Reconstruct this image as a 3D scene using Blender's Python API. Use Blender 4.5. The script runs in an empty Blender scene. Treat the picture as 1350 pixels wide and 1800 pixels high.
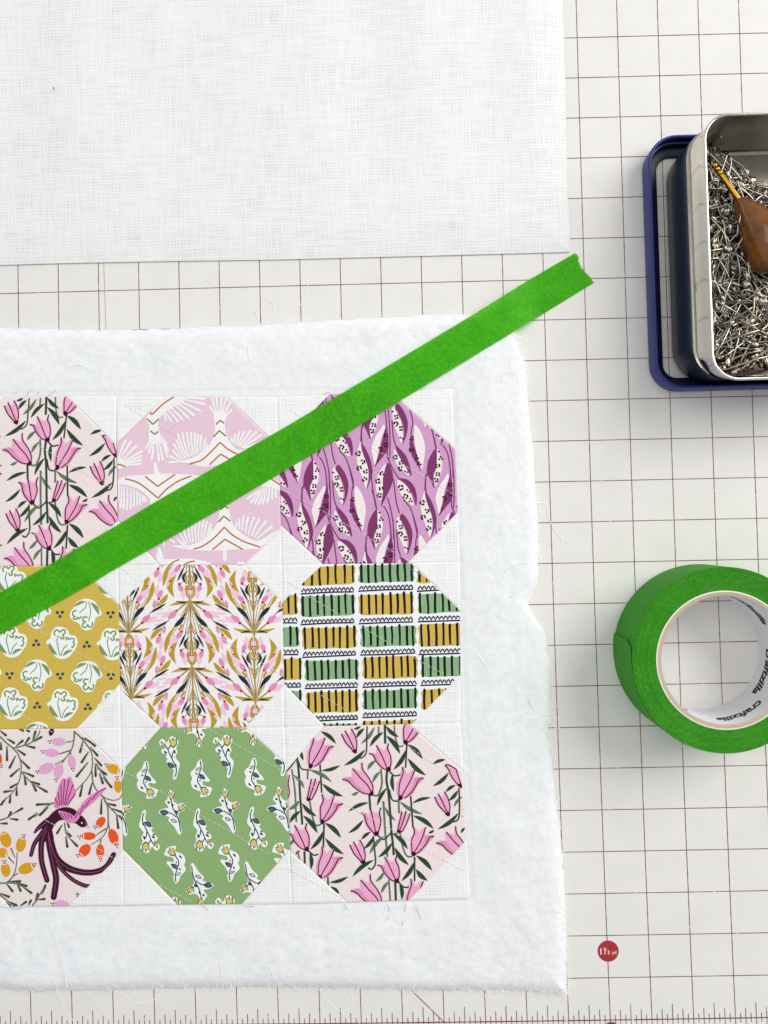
import bpy, math, random
import numpy as np
from mathutils import Vector, noise
from mathutils.geometry import tessellate_polygon

random.seed(7)
rng = np.random.default_rng(7)
S = bpy.context.scene
IN = 0.0254                      # everything below is measured in inches, the mat's own grid

# ------------------------------------------------------------------ camera
CAM_R = np.array([[0.9996189984850058, -0.02695756299042295, -0.005928546655915834],
                  [0.027082476423531142, 0.9993886770438795, 0.02210908562680399],
                  [0.0053289153308034125, -0.02226122175671969, 0.9997379860079816]])
CAM_C = np.array([-3.9986798419361955, -13.039222152602127, 18.84175585146403])
FOC = 1352.0
cam_d = bpy.data.cameras.new('camera')
cam = bpy.data.objects.new('camera', cam_d)
S.collection.objects.link(cam)
cam_d.sensor_fit = 'VERTICAL'
cam_d.sensor_height = 24.0
cam_d.lens = FOC / 1800 * 24.0
cam_d.clip_start = 0.01
cam_d.clip_end = 50
from mathutils import Matrix
M = Matrix(CAM_R.T.tolist()).to_4x4()
M.translation = Vector((CAM_C * IN).tolist())
cam.matrix_world = M
S.camera = cam

# ------------------------------------------------------------------ light
W = bpy.data.worlds.new('World')
S.world = W
W.use_nodes = True
bg = W.node_tree.nodes['Background']
bg.inputs[0].default_value = (0.95, 0.98, 1.0, 1)
bg.inputs[1].default_value = 0.42


def area(name, loc, target, sx, sy, power, col):
    l = bpy.data.lights.new(name, 'AREA')
    l.shape = 'RECTANGLE'
    l.size, l.size_y = sx, sy
    l.energy = power
    l.color = col
    o = bpy.data.objects.new(name, l)
    S.collection.objects.link(o)
    o.location = loc
    d = Vector(target) - Vector(loc)
    o.rotation_euler = d.to_track_quat('-Z', 'Y').to_euler()
    return o


CTR = (-4 * IN, -13 * IN, 0)
area('window_light', (1.75, 0.75, 1.45), CTR, 1.7, 1.4, 50, (1.0, 0.98, 0.95))
area('room_light', (-0.5, 0.1, 1.8), CTR, 1.6, 1.6, 10, (0.97, 0.99, 1.0))
S.view_settings.view_transform = 'Standard'
S.view_settings.look = 'None'
S.view_settings.exposure = 0.06
S.view_settings.gamma = 1.0

# ------------------------------------------------------------------ mapping of the photograph's plane


def P(px, py, z=0.0):
    """pixel of the 1350 x 1800 photograph -> point (inches) at height z above the mat"""
    d = CAM_R.T @ np.array([(px - 675) / FOC, -(py - 900) / FOC, -1.0])
    t = (z - CAM_C[2]) / d[2]
    w = CAM_C + t * d
    return (w[0], w[1], z)


CX = [-0.02648, -0.00614, -0.00512, 0.0199, 0.00542, 0.04791, -0.00714, -0.00241, 0.01608, 0.00957]
CY = [0.03841, -0.06035, 0.06106, -0.00035, -0.05341, -0.00717, 0.02746, 0.0016, -0.06345, 0.00258]


def G(i, j, z=0.0):
    """printed grid coordinate -> point on the (very slightly stretched) mat"""
    a, b = (i + 4) / 9, (j - 13) / 13
    v = (1, a, b, a * a, a * b, b * b, a * a * b, a * b * b, b ** 3, a ** 3)
    return (i + sum(p * q for p, q in zip(CX, v)), -j + sum(p * q for p, q in zip(CY, v)), z)


# ------------------------------------------------------------------ materials
def lin(c):
    return tuple(((v / 255) / 12.92 if v / 255 <= 0.04045 else ((v / 255 + 0.055) / 1.055) ** 2.4) for v in c)


def new_mat(name):
    m = bpy.data.materials.new(name)
    m.use_nodes = True
    nt = m.node_tree
    return m, nt, nt.nodes['Principled BSDF']


def mat(name, rgb, rough=0.8, metal=0.0, var=0.0, vscale=200, bump=0.0, bscale=1500, spec=0.3, stretch=(1, 1, 1), coat=0.0, detail=4, sheen=0.0, trans=0.0):
    """principled colour with noise variation and fine relief; rgb in 0..255 display values"""
    m, nt, b = new_mat(name)
    c = lin(rgb)
    b.inputs['Base Color'].default_value = (*c, 1)
    b.inputs['Roughness'].default_value = rough
    b.inputs['Metallic'].default_value = metal
    b.inputs['Specular IOR Level'].default_value = spec
    b.inputs['Coat Weight'].default_value = coat
    b.inputs['Sheen Weight'].default_value = sheen
    tc = nt.nodes.new('ShaderNodeTexCoord')
    mp = nt.nodes.new('ShaderNodeMapping')
    mp.inputs['Scale'].default_value = stretch
    nt.links.new(tc.outputs['Object'], mp.inputs['Vector'])
    if var:
        n = nt.nodes.new('ShaderNodeTexNoise')
        n.inputs['Scale'].default_value = vscale
        n.inputs['Detail'].default_value = detail
        nt.links.new(mp.outputs[0], n.inputs['Vector'])
        r = nt.nodes.new('ShaderNodeMapRange')
        r.inputs['From Min'].default_value = 0.3
        r.inputs['From Max'].default_value = 0.7
        nt.links.new(n.outputs['Fac'], r.inputs[0])
        mx = nt.nodes.new('ShaderNodeMix')
        mx.data_type = 'RGBA'
        mx.inputs[6].default_value = (*[v * (1 - var) for v in c], 1)
        mx.inputs[7].default_value = (*[min(1, v * (1 + var)) for v in c], 1)
        nt.links.new(r.outputs[0], mx.inputs[0])
        nt.links.new(mx.outputs[2], b.inputs['Base Color'])
    if bump:
        n2 = nt.nodes.new('ShaderNodeTexNoise')
        n2.inputs['Scale'].default_value = bscale
        n2.inputs['Detail'].default_value = 3
        nt.links.new(mp.outputs[0], n2.inputs['Vector'])
        bp = nt.nodes.new('ShaderNodeBump')
        bp.inputs['Strength'].default_value = bump
        bp.inputs['Distance'].default_value = 0.0005
        nt.links.new(n2.outputs['Fac'], bp.inputs['Height'])
        nt.links.new(bp.outputs[0], b.inputs['Normal'])
    return m


def ink(name, rgb):
    return mat(name, rgb, rough=0.9, var=0.10, vscale=2500, spec=0.1, detail=1)


def crosshatch(name, light, dark, pitch=0.075):
    """white cotton printed with a sketchy white crosshatch: wavering threads with darker gaps between"""
    m, nt, b = new_mat(name)
    b.inputs['Roughness'].default_value = 0.9
    b.inputs['Specular IOR Level'].default_value = 0.1
    tc = nt.nodes.new('ShaderNodeTexCoord')
    k = 1 / (pitch * IN)

    def math_(op, x, y):
        n = nt.nodes.new('ShaderNodeMath')
        n.operation = op
        for i, q in enumerate((x, y)):
            if isinstance(q, (int, float)):
                n.inputs[i].default_value = q
            else:
                nt.links.new(q, n.inputs[i])
        return n.outputs[0]

    def rng_(x, a, b_, c, d):
        n = nt.nodes.new('ShaderNodeMapRange')
        nt.links.new(x, n.inputs[0])
        for i, q in enumerate((a, b_, c, d)):
            n.inputs[i + 1].default_value = q
        return n.outputs[0]

    fac = None
    for d, sx, sy in (('X', k * 0.9, k * 0.10), ('Y', k * 0.10, k * 0.9)):
        w = nt.nodes.new('ShaderNodeTexWave')
        w.bands_direction = d
        w.inputs['Scale'].default_value = 0.314 * k
        w.inputs['Distortion'].default_value = 3.4
        w.inputs['Detail'].default_value = 2.0
        w.inputs['Detail Scale'].default_value = 1.1
        nt.links.new(tc.outputs['Object'], w.inputs['Vector'])
        mp = nt.nodes.new('ShaderNodeMapping')
        mp.inputs['Scale'].default_value = (sx, sy, 1)
        nt.links.new(tc.outputs['Object'], mp.inputs['Vector'])
        n = nt.nodes.new('ShaderNodeTexNoise')
        n.inputs['Scale'].default_value = 1.0
        n.inputs['Detail'].default_value = 2.0
        nt.links.new(mp.outputs[0], n.inputs['Vector'])
        g = math_('ADD', math_('MULTIPLY', rng_(w.outputs['Fac'], 0, 1, 0.25, 1.0), 0.80), rng_(n.outputs['Fac'], 0.35, 0.65, -0.20, 0.30))
        fac = g if fac is None else math_('MULTIPLY', fac, g)
    n3 = nt.nodes.new('ShaderNodeTexNoise')
    n3.inputs['Scale'].default_value = k * 0.10
    nt.links.new(tc.outputs['Object'], n3.inputs['Vector'])
    fac = math_('MULTIPLY', fac, rng_(n3.outputs['Fac'], 0.3, 0.7, 0.65, 1.2))
    mx = nt.nodes.new('ShaderNodeMix')
    mx.data_type = 'RGBA'
    mx.clamp_factor = True
    mx.inputs[6].default_value = (*lin(light), 1)
    mx.inputs[7].default_value = (*lin(dark), 1)
    nt.links.new(fac, mx.inputs[0])
    nt.links.new(mx.outputs[2], b.inputs['Base Color'])
    nb = nt.nodes.new('ShaderNodeTexNoise')
    nb.inputs['Scale'].default_value = 2200
    nt.links.new(tc.outputs['Object'], nb.inputs['Vector'])
    bp = nt.nodes.new('ShaderNodeBump')
    bp.inputs['Strength'].default_value = 0.15
    bp.inputs['Distance'].default_value = 0.0004
    nt.links.new(nb.outputs['Fac'], bp.inputs['Height'])
    nt.links.new(bp.outputs[0], b.inputs['Normal'])
    return m


def worn_ink(name, rgb, paper, scale=260, lo=0.60, hi=0.66):
    """printed line rubbed away in places"""
    m = mat(name, rgb, rough=0.6)
    nt = m.node_tree
    b = nt.nodes['Principled BSDF']
    tc = nt.nodes.new('ShaderNodeTexCoord')
    n = nt.nodes.new('ShaderNodeTexNoise')
    n.inputs['Scale'].default_value = scale
    n.inputs['Detail'].default_value = 5
    nt.links.new(tc.outputs['Object'], n.inputs['Vector'])
    r = nt.nodes.new('ShaderNodeMapRange')
    r.inputs['From Min'].default_value = lo
    r.inputs['From Max'].default_value = hi
    nt.links.new(n.outputs['Fac'], r.inputs[0])
    mx = nt.nodes.new('ShaderNodeMix')
    mx.data_type = 'RGBA'
    mx.inputs[6].default_value = (*lin(rgb), 1)
    mx.inputs[7].default_value = (*lin(paper), 1)
    nt.links.new(r.outputs[0], mx.inputs[0])
    nt.links.new(mx.outputs[2], b.inputs['Base Color'])
    return m


# ------------------------------------------------------------------ mesh building
class MB:
    def __init__(s):
        s.v, s.f, s.m = [], [], []

    def add(s, verts, faces, mi=0):
        o = len(s.v)
        s.v.extend(verts)
        s.f.extend([tuple(i + o for i in f) for f in faces])
        s.m.extend([mi] * len(faces))

    def tube(s, pts, rad, n=6, mi=0, caps=True):
        pts = [Vector(p) for p in pts]
        rs = rad if isinstance(rad, (list, tuple)) else [rad] * len(pts)
        V, F = [], []
        up = Vector((0, 0, 1))
        prev = None
        for k, p in enumerate(pts):
            t = (pts[min(k + 1, len(pts) - 1)] - pts[max(k - 1, 0)])
            t = t.normalized() if t.length > 1e-9 else Vector((1, 0, 0))
            a = prev if prev is not None else (up if abs(t.z) < 0.9 else Vector((1, 0, 0)))
            x = (a - t * a.dot(t))
            x = x.normalized() if x.length > 1e-6 else t.orthogonal().normalized()
            prev = x
            y = t.cross(x)
            for q in range(n):
                an = 2 * math.pi * q / n
                c = p + (x * math.cos(an) + y * math.sin(an)) * rs[k]
                V.append(tuple(c))
        for k in range(len(pts) - 1):
            for q in range(n):
                F.append((k * n + q, k * n + (q + 1) % n, (k + 1) * n + (q + 1) % n, (k + 1) * n + q))
        if caps:
            F.append(tuple(range(n))[::-1])
            F.append(tuple((len(pts) - 1) * n + q for q in range(n)))
        s.add(V, F, mi)

    def grid(s, A, mi=0):
        """A: array (rows, cols, 3)"""
        r, c = A.shape[:2]
        o = len(s.v)
        s.v.extend(map(tuple, A.reshape(-1, 3).tolist()))
        for i in range(r - 1):
            for j in range(c - 1):
                s.f.append((o + i * c + j, o + (i + 1) * c + j, o + (i + 1) * c + j + 1, o + i * c + j + 1))
                s.m.append(mi)

    def ball(s, c, r, mi=0, n=8, sq=(1, 1, 1)):
        V, F = [], []
        for i in range(n // 2 + 1):
            th = math.pi * i / (n // 2)
            for j in range(n):
                ph = 2 * math.pi * j / n
                V.append((c[0] + r * sq[0] * math.sin(th) * math.cos(ph), c[1] + r * sq[1] * math.sin(th) * math.sin(ph), c[2] + r * sq[2] * math.cos(th)))
        for i in range(n // 2):
            for j in range(n):
                F.append((i * n + j, (i + 1) * n + j, (i + 1) * n + (j + 1) % n, i * n + (j + 1) % n))
        s.add(V, F, mi)

    def build(s, name, mats, parent=None, smooth=True):
        base = wloc(parent)
        me = bpy.data.meshes.new(name)
        me.from_pydata([(x * IN - base[0], y * IN - base[1], z * IN - base[2]) for x, y, z in s.v], [], s.f)
        mats = mats if isinstance(mats, (list, tuple)) else [mats]
        for m in mats:
            me.materials.append(m)
        if len(mats) > 1:
            me.polygons.foreach_set('material_index', s.m)
        if smooth:
            me.polygons.foreach_set('use_smooth', [True] * len(me.polygons))
        me.update()
        o = bpy.data.objects.new(name, me)
        S.collection.objects.link(o)
        o.parent = parent
        return o


def wloc(o):
    v = Vector((0, 0, 0))
    while o is not None:
        v = v + o.location
        o = o.parent
    return v


def thing(name, label, cat, loc, group=None):
    """an Empty at the thing's base; its parts are its children"""
    o = bpy.data.objects.new(name, None)
    o.empty_display_size = 0.01
    S.collection.objects.link(o)
    o.location = [v * IN for v in loc]
    tag(o, label, cat, group)
    return o


def tag(o, label=None, cat=None, group=None, kind=None):
    for k, v in (('label', label), ('category', cat), ('group', group), ('kind', kind)):
        if v:
            o[k] = v
    return o


def sharp(o, ang=35):
    """flat-shade creases sharper than ang"""
    me = o.data
    try:
        me.set_sharp_from_angle(angle=math.radians(ang))
    except Exception:
        pass
    return o


def cr(pts, n=6, closed=False):
    """Catmull-Rom through the points"""
    pts = [np.array(p, float) for p in pts]
    N = len(pts)
    if N < 3:
        return [tuple(p) for p in pts]
    out = []
    for i in range(N if closed else N - 1):
        p1, p2 = pts[i % N], pts[(i + 1) % N]
        p0 = pts[(i - 1) % N] if closed or i > 0 else 2 * p1 - p2
        p3 = pts[(i + 2) % N] if closed or i + 2 < N else 2 * p2 - p1
        for k in range(n):
            t = k / n
            out.append(tuple(0.5 * (2 * p1 + (p2 - p0) * t + (2 * p0 - 5 * p1 + 4 * p2 - p3) * t * t + (3 * p1 - p0 - 3 * p2 + p3) * t ** 3)))
    if not closed:
        out.append(tuple(pts[-1]))
    return out


def area2(p):
    return sum(p[i][0] * p[(i + 1) % len(p)][1] - p[(i + 1) % len(p)][0] * p[i][1] for i in range(len(p)))


def clip(poly, conv):
    """Sutherland-Hodgman: convex polygon `poly` against convex `conv` (both 2-D, conv positively wound)"""
    out = poly
    n = len(conv)
    for i in range(n):
        ax, ay = conv[i]
        bx, by = conv[(i + 1) % n]
        ex, ey = bx - ax, by - ay
        inp, out = out, []
        if not inp:
            return []
        ds = [ex * (y - ay) - ey * (x - ax) for x, y in inp]
        for k in range(len(inp)):
            d0, d1 = ds[k - 1], ds[k]
            if d1 >= 0:
                if d0 < 0:
                    t = d0 / (d0 - d1)
                    out.append((inp[k - 1][0] + t * (inp[k][0] - inp[k - 1][0]), inp[k - 1][1] + t * (inp[k][1] - inp[k - 1][1])))
                out.append(inp[k])
            elif d0 >= 0:
                t = d0 / (d0 - d1)
                out.append((inp[k - 1][0] + t * (inp[k][0] - inp[k - 1][0]), inp[k - 1][1] + t * (inp[k][1] - inp[k - 1][1])))
    return out


def inset(poly, d):
    """move every side of a convex polygon (positively wound) inwards by d"""
    n = len(poly)
    L = []
    for i in range(n):
        a, b = np.array(poly[i]), np.array(poly[(i + 1) % n])
        e = b - a
        l = np.linalg.norm(e)
        nrm = np.array([-e[1], e[0]]) / l
        L.append((a + nrm * d, e / l))
    out = []
    for i in range(n):
        (p, u), (q, w) = L[i - 1], L[i]
        det = u[0] * (-w[1]) + w[0] * u[1]
        if abs(det) < 1e-9:
            out.append(tuple(q))
            continue
        r = q - p
        t = (r[0] * (-w[1]) + w[0] * r[1]) / det
        out.append(tuple(p + u * t))
    return out


def resample(poly, step, closed=True):
    out = []
    n = len(poly)
    for i in range(n if closed else n - 1):
        a, b = np.array(poly[i], float), np.array(poly[(i + 1) % n], float)
        k = max(1, int(math.ceil(np.linalg.norm(b - a) / step)))
        for j in range(k):
            out.append(tuple(a + (b - a) * j / k))
    if not closed:
        out.append(tuple(poly[-1]))
    return out


def interp(pts, x):
    xs = [p[0] for p in pts]
    ys = [p[1] for p in pts]
    return float(np.interp(x, xs, ys))

# ------------------------------------------------------------------ setting: table and cutting mat
m_table = mat('table_laminate', (196, 188, 176), rough=0.5, var=0.05, vscale=60)
mb = MB()
x0, x1, y0, y1 = -24, 15, -32, 6
V = [(x, y, z) for z in (-1.1, -0.09) for x, y in ((x0, y0), (x1, y0), (x1, y1), (x0, y1))]
mb.add(V, [(3, 2, 1, 0), (4, 5, 6, 7), (0, 1, 5, 4), (1, 2, 6, 5), (2, 3, 7, 6), (3, 0, 4, 7)])
tbl = mb.build('table_top', m_table, smooth=False)
tag(tbl, kind='structure')

m_mat = mat('mat_plastic', (229, 226, 221), rough=0.5, var=0.022, vscale=55, bump=0.10, bscale=1800, spec=0.35)
m_line = worn_ink('grid_ink', (126, 58, 70), (212, 198, 196), scale=330, lo=0.66, hi=0.70)
m_line2 = mat('pencil_grey', (176, 172, 166), rough=0.7)
m_red = mat('badge_ink', (166, 46, 54), rough=0.6, var=0.04, vscale=900)
m_white_ink = mat('white_ink', (238, 214, 212), rough=0.7)

MAT = thing('cutting_mat', 'large cream cutting mat with a dark red one inch grid and bottom ruler ticks', 'cutting mat', (-4, -13, -0.085))
CREASE = [0.53, 9.2, 17.9]       # faint folds across the mat, in grid rows


def mat_z(gx, gy):
    z = 0.0
    for c in CREASE:
        d = (gy - c) / 0.075
        z -= 0.0042 * math.exp(-d * d)
    return z


gy = sorted(set([round(v * 0.5, 3) for v in range(-10, 62)] + [round(c + k * 0.03, 3) for c in CREASE for k in range(-8, 9)]))
gx = [v * 1.0 for v in range(-20, 13)]
mb = MB()
mb.grid(np.array([[G(i, j, mat_z(i, j)) for i in gx] for j in gy]))
bx = [G(gx[0], gy[0]), G(gx[-1], gy[0]), G(gx[-1], gy[-1]), G(gx[0], gy[-1])]
mb.add([(*p[:2], z) for z in (0, -0.085) for p in bx], [(0, 1, 5, 4), (1, 2, 6, 5), (2, 3, 7, 6), (3, 0, 4, 7), (7, 6, 5, 4)])
mb.build('mat_sheet', m_mat, MAT, smooth=True)
sharp(bpy.data.objects['mat_sheet'])

mb = MB()


def gline(a, b, w, z=0.0035, step=0.5, mi=0):
    """printed line between two grid points"""
    n = max(1, int(math.hypot(b[0] - a[0], b[1] - a[1]) / step))
    dx, dy = b[0] - a[0], b[1] - a[1]
    l = math.hypot(dx, dy)
    nx, ny = -dy / l * w / 2, dx / l * w / 2
    V, F = [], []
    for k in range(n + 1):
        t = k / n
        g = (a[0] + dx * t, a[1] + dy * t)
        ww = 1 + 0.12 * math.sin(k * 1.7 + a[0] * 3 + a[1])
        for s in (-1, 1):
            V.append(G(g[0] + s * nx * ww, g[1] + s * ny * ww, z + mat_z(*g)))
    for k in range(n):
        F.append((2 * k, 2 * k + 2, 2 * k + 3, 2 * k + 1))
    mb.add(V, F, mi)


for i in range(-18, 12):
    gline((i, -4.5), (i, 25), 0.0175, step=0.1)
for j in range(-4, 25):
    gline((-18.5, j), (11.5, j), 0.0175, z=0.0039)
gline((-18.5, 25), (11.5, 25), 0.026, z=0.0039)
for i in range(-18 * 8, 11 * 8 + 1):
    x = i / 8
    if i % 8 == 0:
        gline((x, 25), (x, 25.25), 0.018, step=0.2)
        continue
    h = 0.36 if i % 4 == 0 else 0.24 if i % 2 == 0 else 0.12
    gline((x, 25 - h), (x, 25), 0.017, step=0.2)
    gline((x, 25), (x, 25 + (0.16 if i % 2 == 0 else 0.10)), 0.015, step=0.2)
gline((-4.0, 24.0), (-3.0, 25), 0.018, z=0.0045)
gline((-10.87, 6.0), (-10.83, 8.3), 0.014, z=0.0045, mi=1)
mb.build('grid_print', [m_line, m_line2], MAT, smooth=False)


def text_mesh(body, size, shear=0.0, bold=0.0, space=1.0):
    """lettering as flat triangles: (verts 2-D, faces) with the default built-in font"""
    cu = bpy.data.curves.new('lettering', 'FONT')
    cu.body = body
    cu.size = size
    cu.shear = shear
    cu.offset = bold
    cu.space_character = space
    o = bpy.data.objects.new('lettering', cu)
    S.collection.objects.link(o)
    bpy.context.view_layer.update()
    me = o.to_mesh()
    V = [(v.co.x, v.co.y) for v in me.vertices]
    F = [tuple(p.vertices) for p in me.polygons]
    o.to_mesh_clear()
    bpy.data.objects.remove(o)
    bpy.data.curves.remove(cu)
    return V, F


# the red badge printed on the mat
mb = MB()
c = P(1069, 1671.7)
r = 18.2 / 71.8
mb.add([(c[0] + r * math.cos(a * math.pi / 24), c[1] + r * math.sin(a * math.pi / 24), 0.005) for a in range(48)], [tuple(range(48))], 0)


def put_text(body, size, px, py, bold=0.0, z=0.006):
    V, F = text_mesh(body, size, bold=bold)
    o = P(px, py)
    mb.add([(o[0] + x, o[1] + y, z) for x, y in V], F, 1)


put_text('1', 0.21, 1052.5, 1677.5, bold=0.004)
put_text('1', 0.12, 1060, 1671, bold=0.002)
put_text('/', 0.20, 1062, 1677, bold=0.004)
put_text('3', 0.12, 1067.5, 1677, bold=0.003)
put_text('yd', 0.12, 1075.5, 1677, bold=0.001)
mb.build('badge_print', [m_red, m_white_ink], MAT, smooth=False)
mb = MB()
c = P(1074.5, 1811)
mb.add([(c[0] + 0.2 * math.cos(a * math.pi / 24), c[1] + 0.2 * math.sin(a * math.pi / 24), 0.006) for a in range(48)], [tuple(range(48))], 0)
mb.build('number_print', m_line, MAT, smooth=False)

# ------------------------------------------------------------------ folded white cloth
m_cloth = crosshatch('white_crosshatch_cotton', (240, 240, 240), (214, 214, 215), pitch=0.075)
m_cloth2 = crosshatch('white_crosshatch_patch', (244, 244, 243), (222, 222, 220), pitch=0.075)
CL = thing('folded_cloth', 'plain white cloth with a faint crosshatch weave lying folded above the quilt block', 'fabric', (-13, -3, 0.0))
right = [(-150, 984), (0, 989), (60, 990.5), (140, 993), (210, 994.5), (280, 996), (350, 998.5), (390, 1001), (443, 1003)]
bot = [(-200, 470.5), (0, 466), (100, 463), (300, 459), (500, 456), (760, 449.5), (1003, 443)]
NU, NV = 170, 110
A = np.zeros((NV + 1, NU + 1, 3))
for b in range(NV + 1):
    for a in range(NU + 1):
        u = 1 - (1 - a / NU) ** 1.5
        v = 1 - (1 - b / NV) ** 1.5
        py0 = -150 + v * 593
        rx = interp(right, py0)
        px = -200 + u * (rx + 200)
        by_ = interp(bot, px)
        py = -150 + v * (by_ + 150)
        de = min((rx - px), (by_ - py)) / 71.8
        edge = 0.020 + 0.040 * (1 - math.exp(-de / 0.3)) if de > 0 else 0.020
        n1 = noise.noise((px * 0.0075, py * 0.0016, 1.3))
        n2 = noise.noise((px * 0.006 + 5, py * 0.006, 4.1))
        fade = min(1, max(0, (430 - py) / 250))
        sm = min(1, de / 0.8)
        z = 0.012 + edge + sm * (0.060 * n1 * (0.15 + fade) + 0.026 * n2 + 0.04)
        A[b, a] = P(px, py, max(z, 0.006))
mb = MB()
mb.grid(A[::1, ::1])
cl = mb.build('top_layer', m_cloth, CL)
mb = MB()
B2 = A[:, :, :].copy()
B2 = B2[::6, ::6]
low = []
for (px, py) in ((-198, -148), (986, -148), (1001.5, 441.5), (-198, 468.5)):
    low.append(P(px, py, 0.008))
mb.add(low, [(0, 3, 2, 1)])
mb.build('under_layer', m_cloth, CL)
mb = MB()
mb.tube([P(93.5, 154, 0.17), P(94.4, 155.3, 0.171), P(94.8, 157, 0.17)], 0.012, 5)
tag(mb.build('lint_speck', mat('lint_dark', (40, 36, 36))), 'tiny black speck of lint on the folded white cloth', 'lint')

# ------------------------------------------------------------------ batting
m_batt = mat('batting_wadding', (236, 237, 239), rough=0.95, var=0.045, vscale=230, bump=0.35, bscale=420, spec=0.05, sheen=0.1, detail=6)
m_fibre = mat('fibre_white', (250, 250, 250), rough=0.8, spec=0.1)
BATT = thing('quilt_batting', 'fluffy white batting with ragged edges under the quilt block', 'batting', (-9, -16, 0.0))
b_top = [(-130, 578), (0, 576), (33, 577), (104, 579), (178, 579.5), (244, 580), (315, 576.5), (385, 573), (459, 572), (500, 568), (600, 561.5), (685, 558), (759, 553), (807, 551), (850, 554), (888, 566), (905, 585)]
b_right = [(585, 905), (600, 910), (615, 914), (632, 918), (645, 926), (695, 927.5), (750, 932), (794, 938), (860, 941), (919, 946), (960, 947), (988, 947), (1025, 945), (1047, 936), (1062, 930), (1076, 934), (1095, 949), (1117, 960), (1142, 962.5), (1172, 968), (1208, 969), (1263, 968), (1282, 963), (1300, 964), (1350, 971), (1400, 977.5), (1450, 983.5), (1500, 988.5), (1560, 992.5), (1620, 995), (1680, 996.5), (1725, 995), (1747, 995)]
b_bot = [(-130, 1741), (0, 1737.5), (30, 1740), (55, 1743), (110, 1740.5), (196, 1740.5), (250, 1738), (300, 1737.5), (488, 1734.5), (640, 1737.5), (720, 1740), (778, 1741), (889, 1739.5), (944, 1743), (995, 1747)]


def fbm(x, y, z=0.0, o=4):
    return noise.fractal((x, y, z), 1.0, 2.0, o)


QUILT_PX = [(-95, 694), (798, 684), (830, 1582), (-85, 1597)]


def in_quilt(px, py):
    """how far (px) a point lies inside the quilt block's outline; negative outside"""
    d = 1e9
    for i in range(4):
        ax, ay = QUILT_PX[i]
        bx_, by_ = QUILT_PX[(i + 1) % 4]
        l = math.hypot(bx_ - ax, by_ - ay)
        d = min(d, ((bx_ - ax) * (py - ay) - (by_ - ay) * (px - ax)) / l)
    return d


ZB = 0.205
NU, NV = 300, 330
A = np.zeros((NV + 1, NU + 1, 3))


def spread(t):
    """more mesh rows towards both ends"""
    return t - 0.75 * math.sin(2 * math.pi * t) / (2 * math.pi)


for b in range(NV + 1):
    for a in range(NU + 1):
        u, v = spread(a / NU), spread(b / NV)
        pyr = 585 + v * (1747 - 585)
        rx = interp(b_right, pyr)
        lx = -130
        s = lx + u * (905 - lx)
        ty = interp(b_top, s)
        s2 = lx + u * (995 - lx)
        by_ = interp(b_bot, s2)
        # Coons patch
        px = (1 - u) * lx + u * rx
        py = (1 - v) * ty + v * by_ + u * (pyr - ((1 - v) * 585 + v * 1747))
        de = min(u * 3000, (1 - u) * (rx - lx), v * (by_ - ty), (1 - v) * (by_ - ty)) / 71.8
        wob = 2.4 * fbm(px * 0.05, py * 0.05, 3, 3) * math.exp(-de / 0.08)
        if v < 0.5 and v < 1 - u:
            py += wob
        else:
            px += wob if (1 - u) < min(v, 1 - v) else 0
            py += wob if (1 - u) >= min(v, 1 - v) else 0
        prof = 1 - math.exp(-de / 0.10)
        q = in_quilt(px, py)
        n = 0.026 * fbm(px * 0.016, py * 0.016, 0.5, 3) + 0.020 * fbm(px * 0.008, py * 0.008, 7.5, 2)
        n += 0.006 * fbm(px * 0.10, py * 0.11, 2.5, 3)
        z = 0.012 + (ZB + n) * prof
        if q > -60:
            w_ = min(1, max(0, (q + 60) / 60))
            w_ = w_ * w_ * (3 - 2 * w_)
            z = z * (1 - w_) + min(z, ZB - 0.018) * w_
            if q > -4:
                z = min(z, ZB - 0.030)
        A[b, a] = P(px, py, max(z, 0.008))
mb = MB()
mb.grid(A)
mb.build('batting_sheet', m_batt, BATT)

# short fibres standing out of the surface and along the ragged edge
mb = MB()
rows, cols = A.shape[:2]
NF = 11000
for k in range(NF):
    if k < 8000:
        b, a = rng.integers(2, rows - 2), rng.integers(2, cols - 2)
        p = A[b, a]
        if p[0] < -14.6:
            continue
        pxq = None
        # skip under the quilt block
        w = p - CAM_C
        cpt = CAM_R @ w
        px, py = 675 + FOC * cpt[0] / -cpt[2], 900 - FOC * cpt[1] / -cpt[2]
        if in_quilt(px, py) > -4:
            continue
        L = rng.uniform(0.05, 0.24)
    else:
        if rng.random() < 0.55:
            b, a = rng.integers(0, rows), cols - 1 - rng.integers(0, 5)
        else:
            b, a = (rng.integers(0, 5) if rng.random() < 0.5 else rows - 1 - rng.integers(0, 5)), rng.integers(0, cols)
        p = A[b, a]
        L = rng.uniform(0.04, 0.16)
    an = rng.uniform(0, 2 * math.pi)
    cv = rng.uniform(-3.0, 3.0)
    w = rng.uniform(0.0014, 0.0032)
    V = []
    x, y, z = p[0], p[1], p[2] + 0.004
    up = rng.uniform(0, 0.25)
    for s in range(5):
        nx, ny = -math.sin(an), math.cos(an)
        V += [(x + nx * w, y + ny * w, z), (x - nx * w, y - ny * w, z + 0.001)]
        x += math.cos(an) * L / 4
        y += math.sin(an) * L / 4
        z = max(0.006, z + L / 4 * up * (1 if s < 2 else -0.8))
        an += cv / 4
    mb.add(V, [(2 * s, 2 * s + 2, 2 * s + 3, 2 * s + 1) for s in range(4)])
tag(mb.build('fuzz', m_fibre, BATT), kind='stuff')

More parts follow.
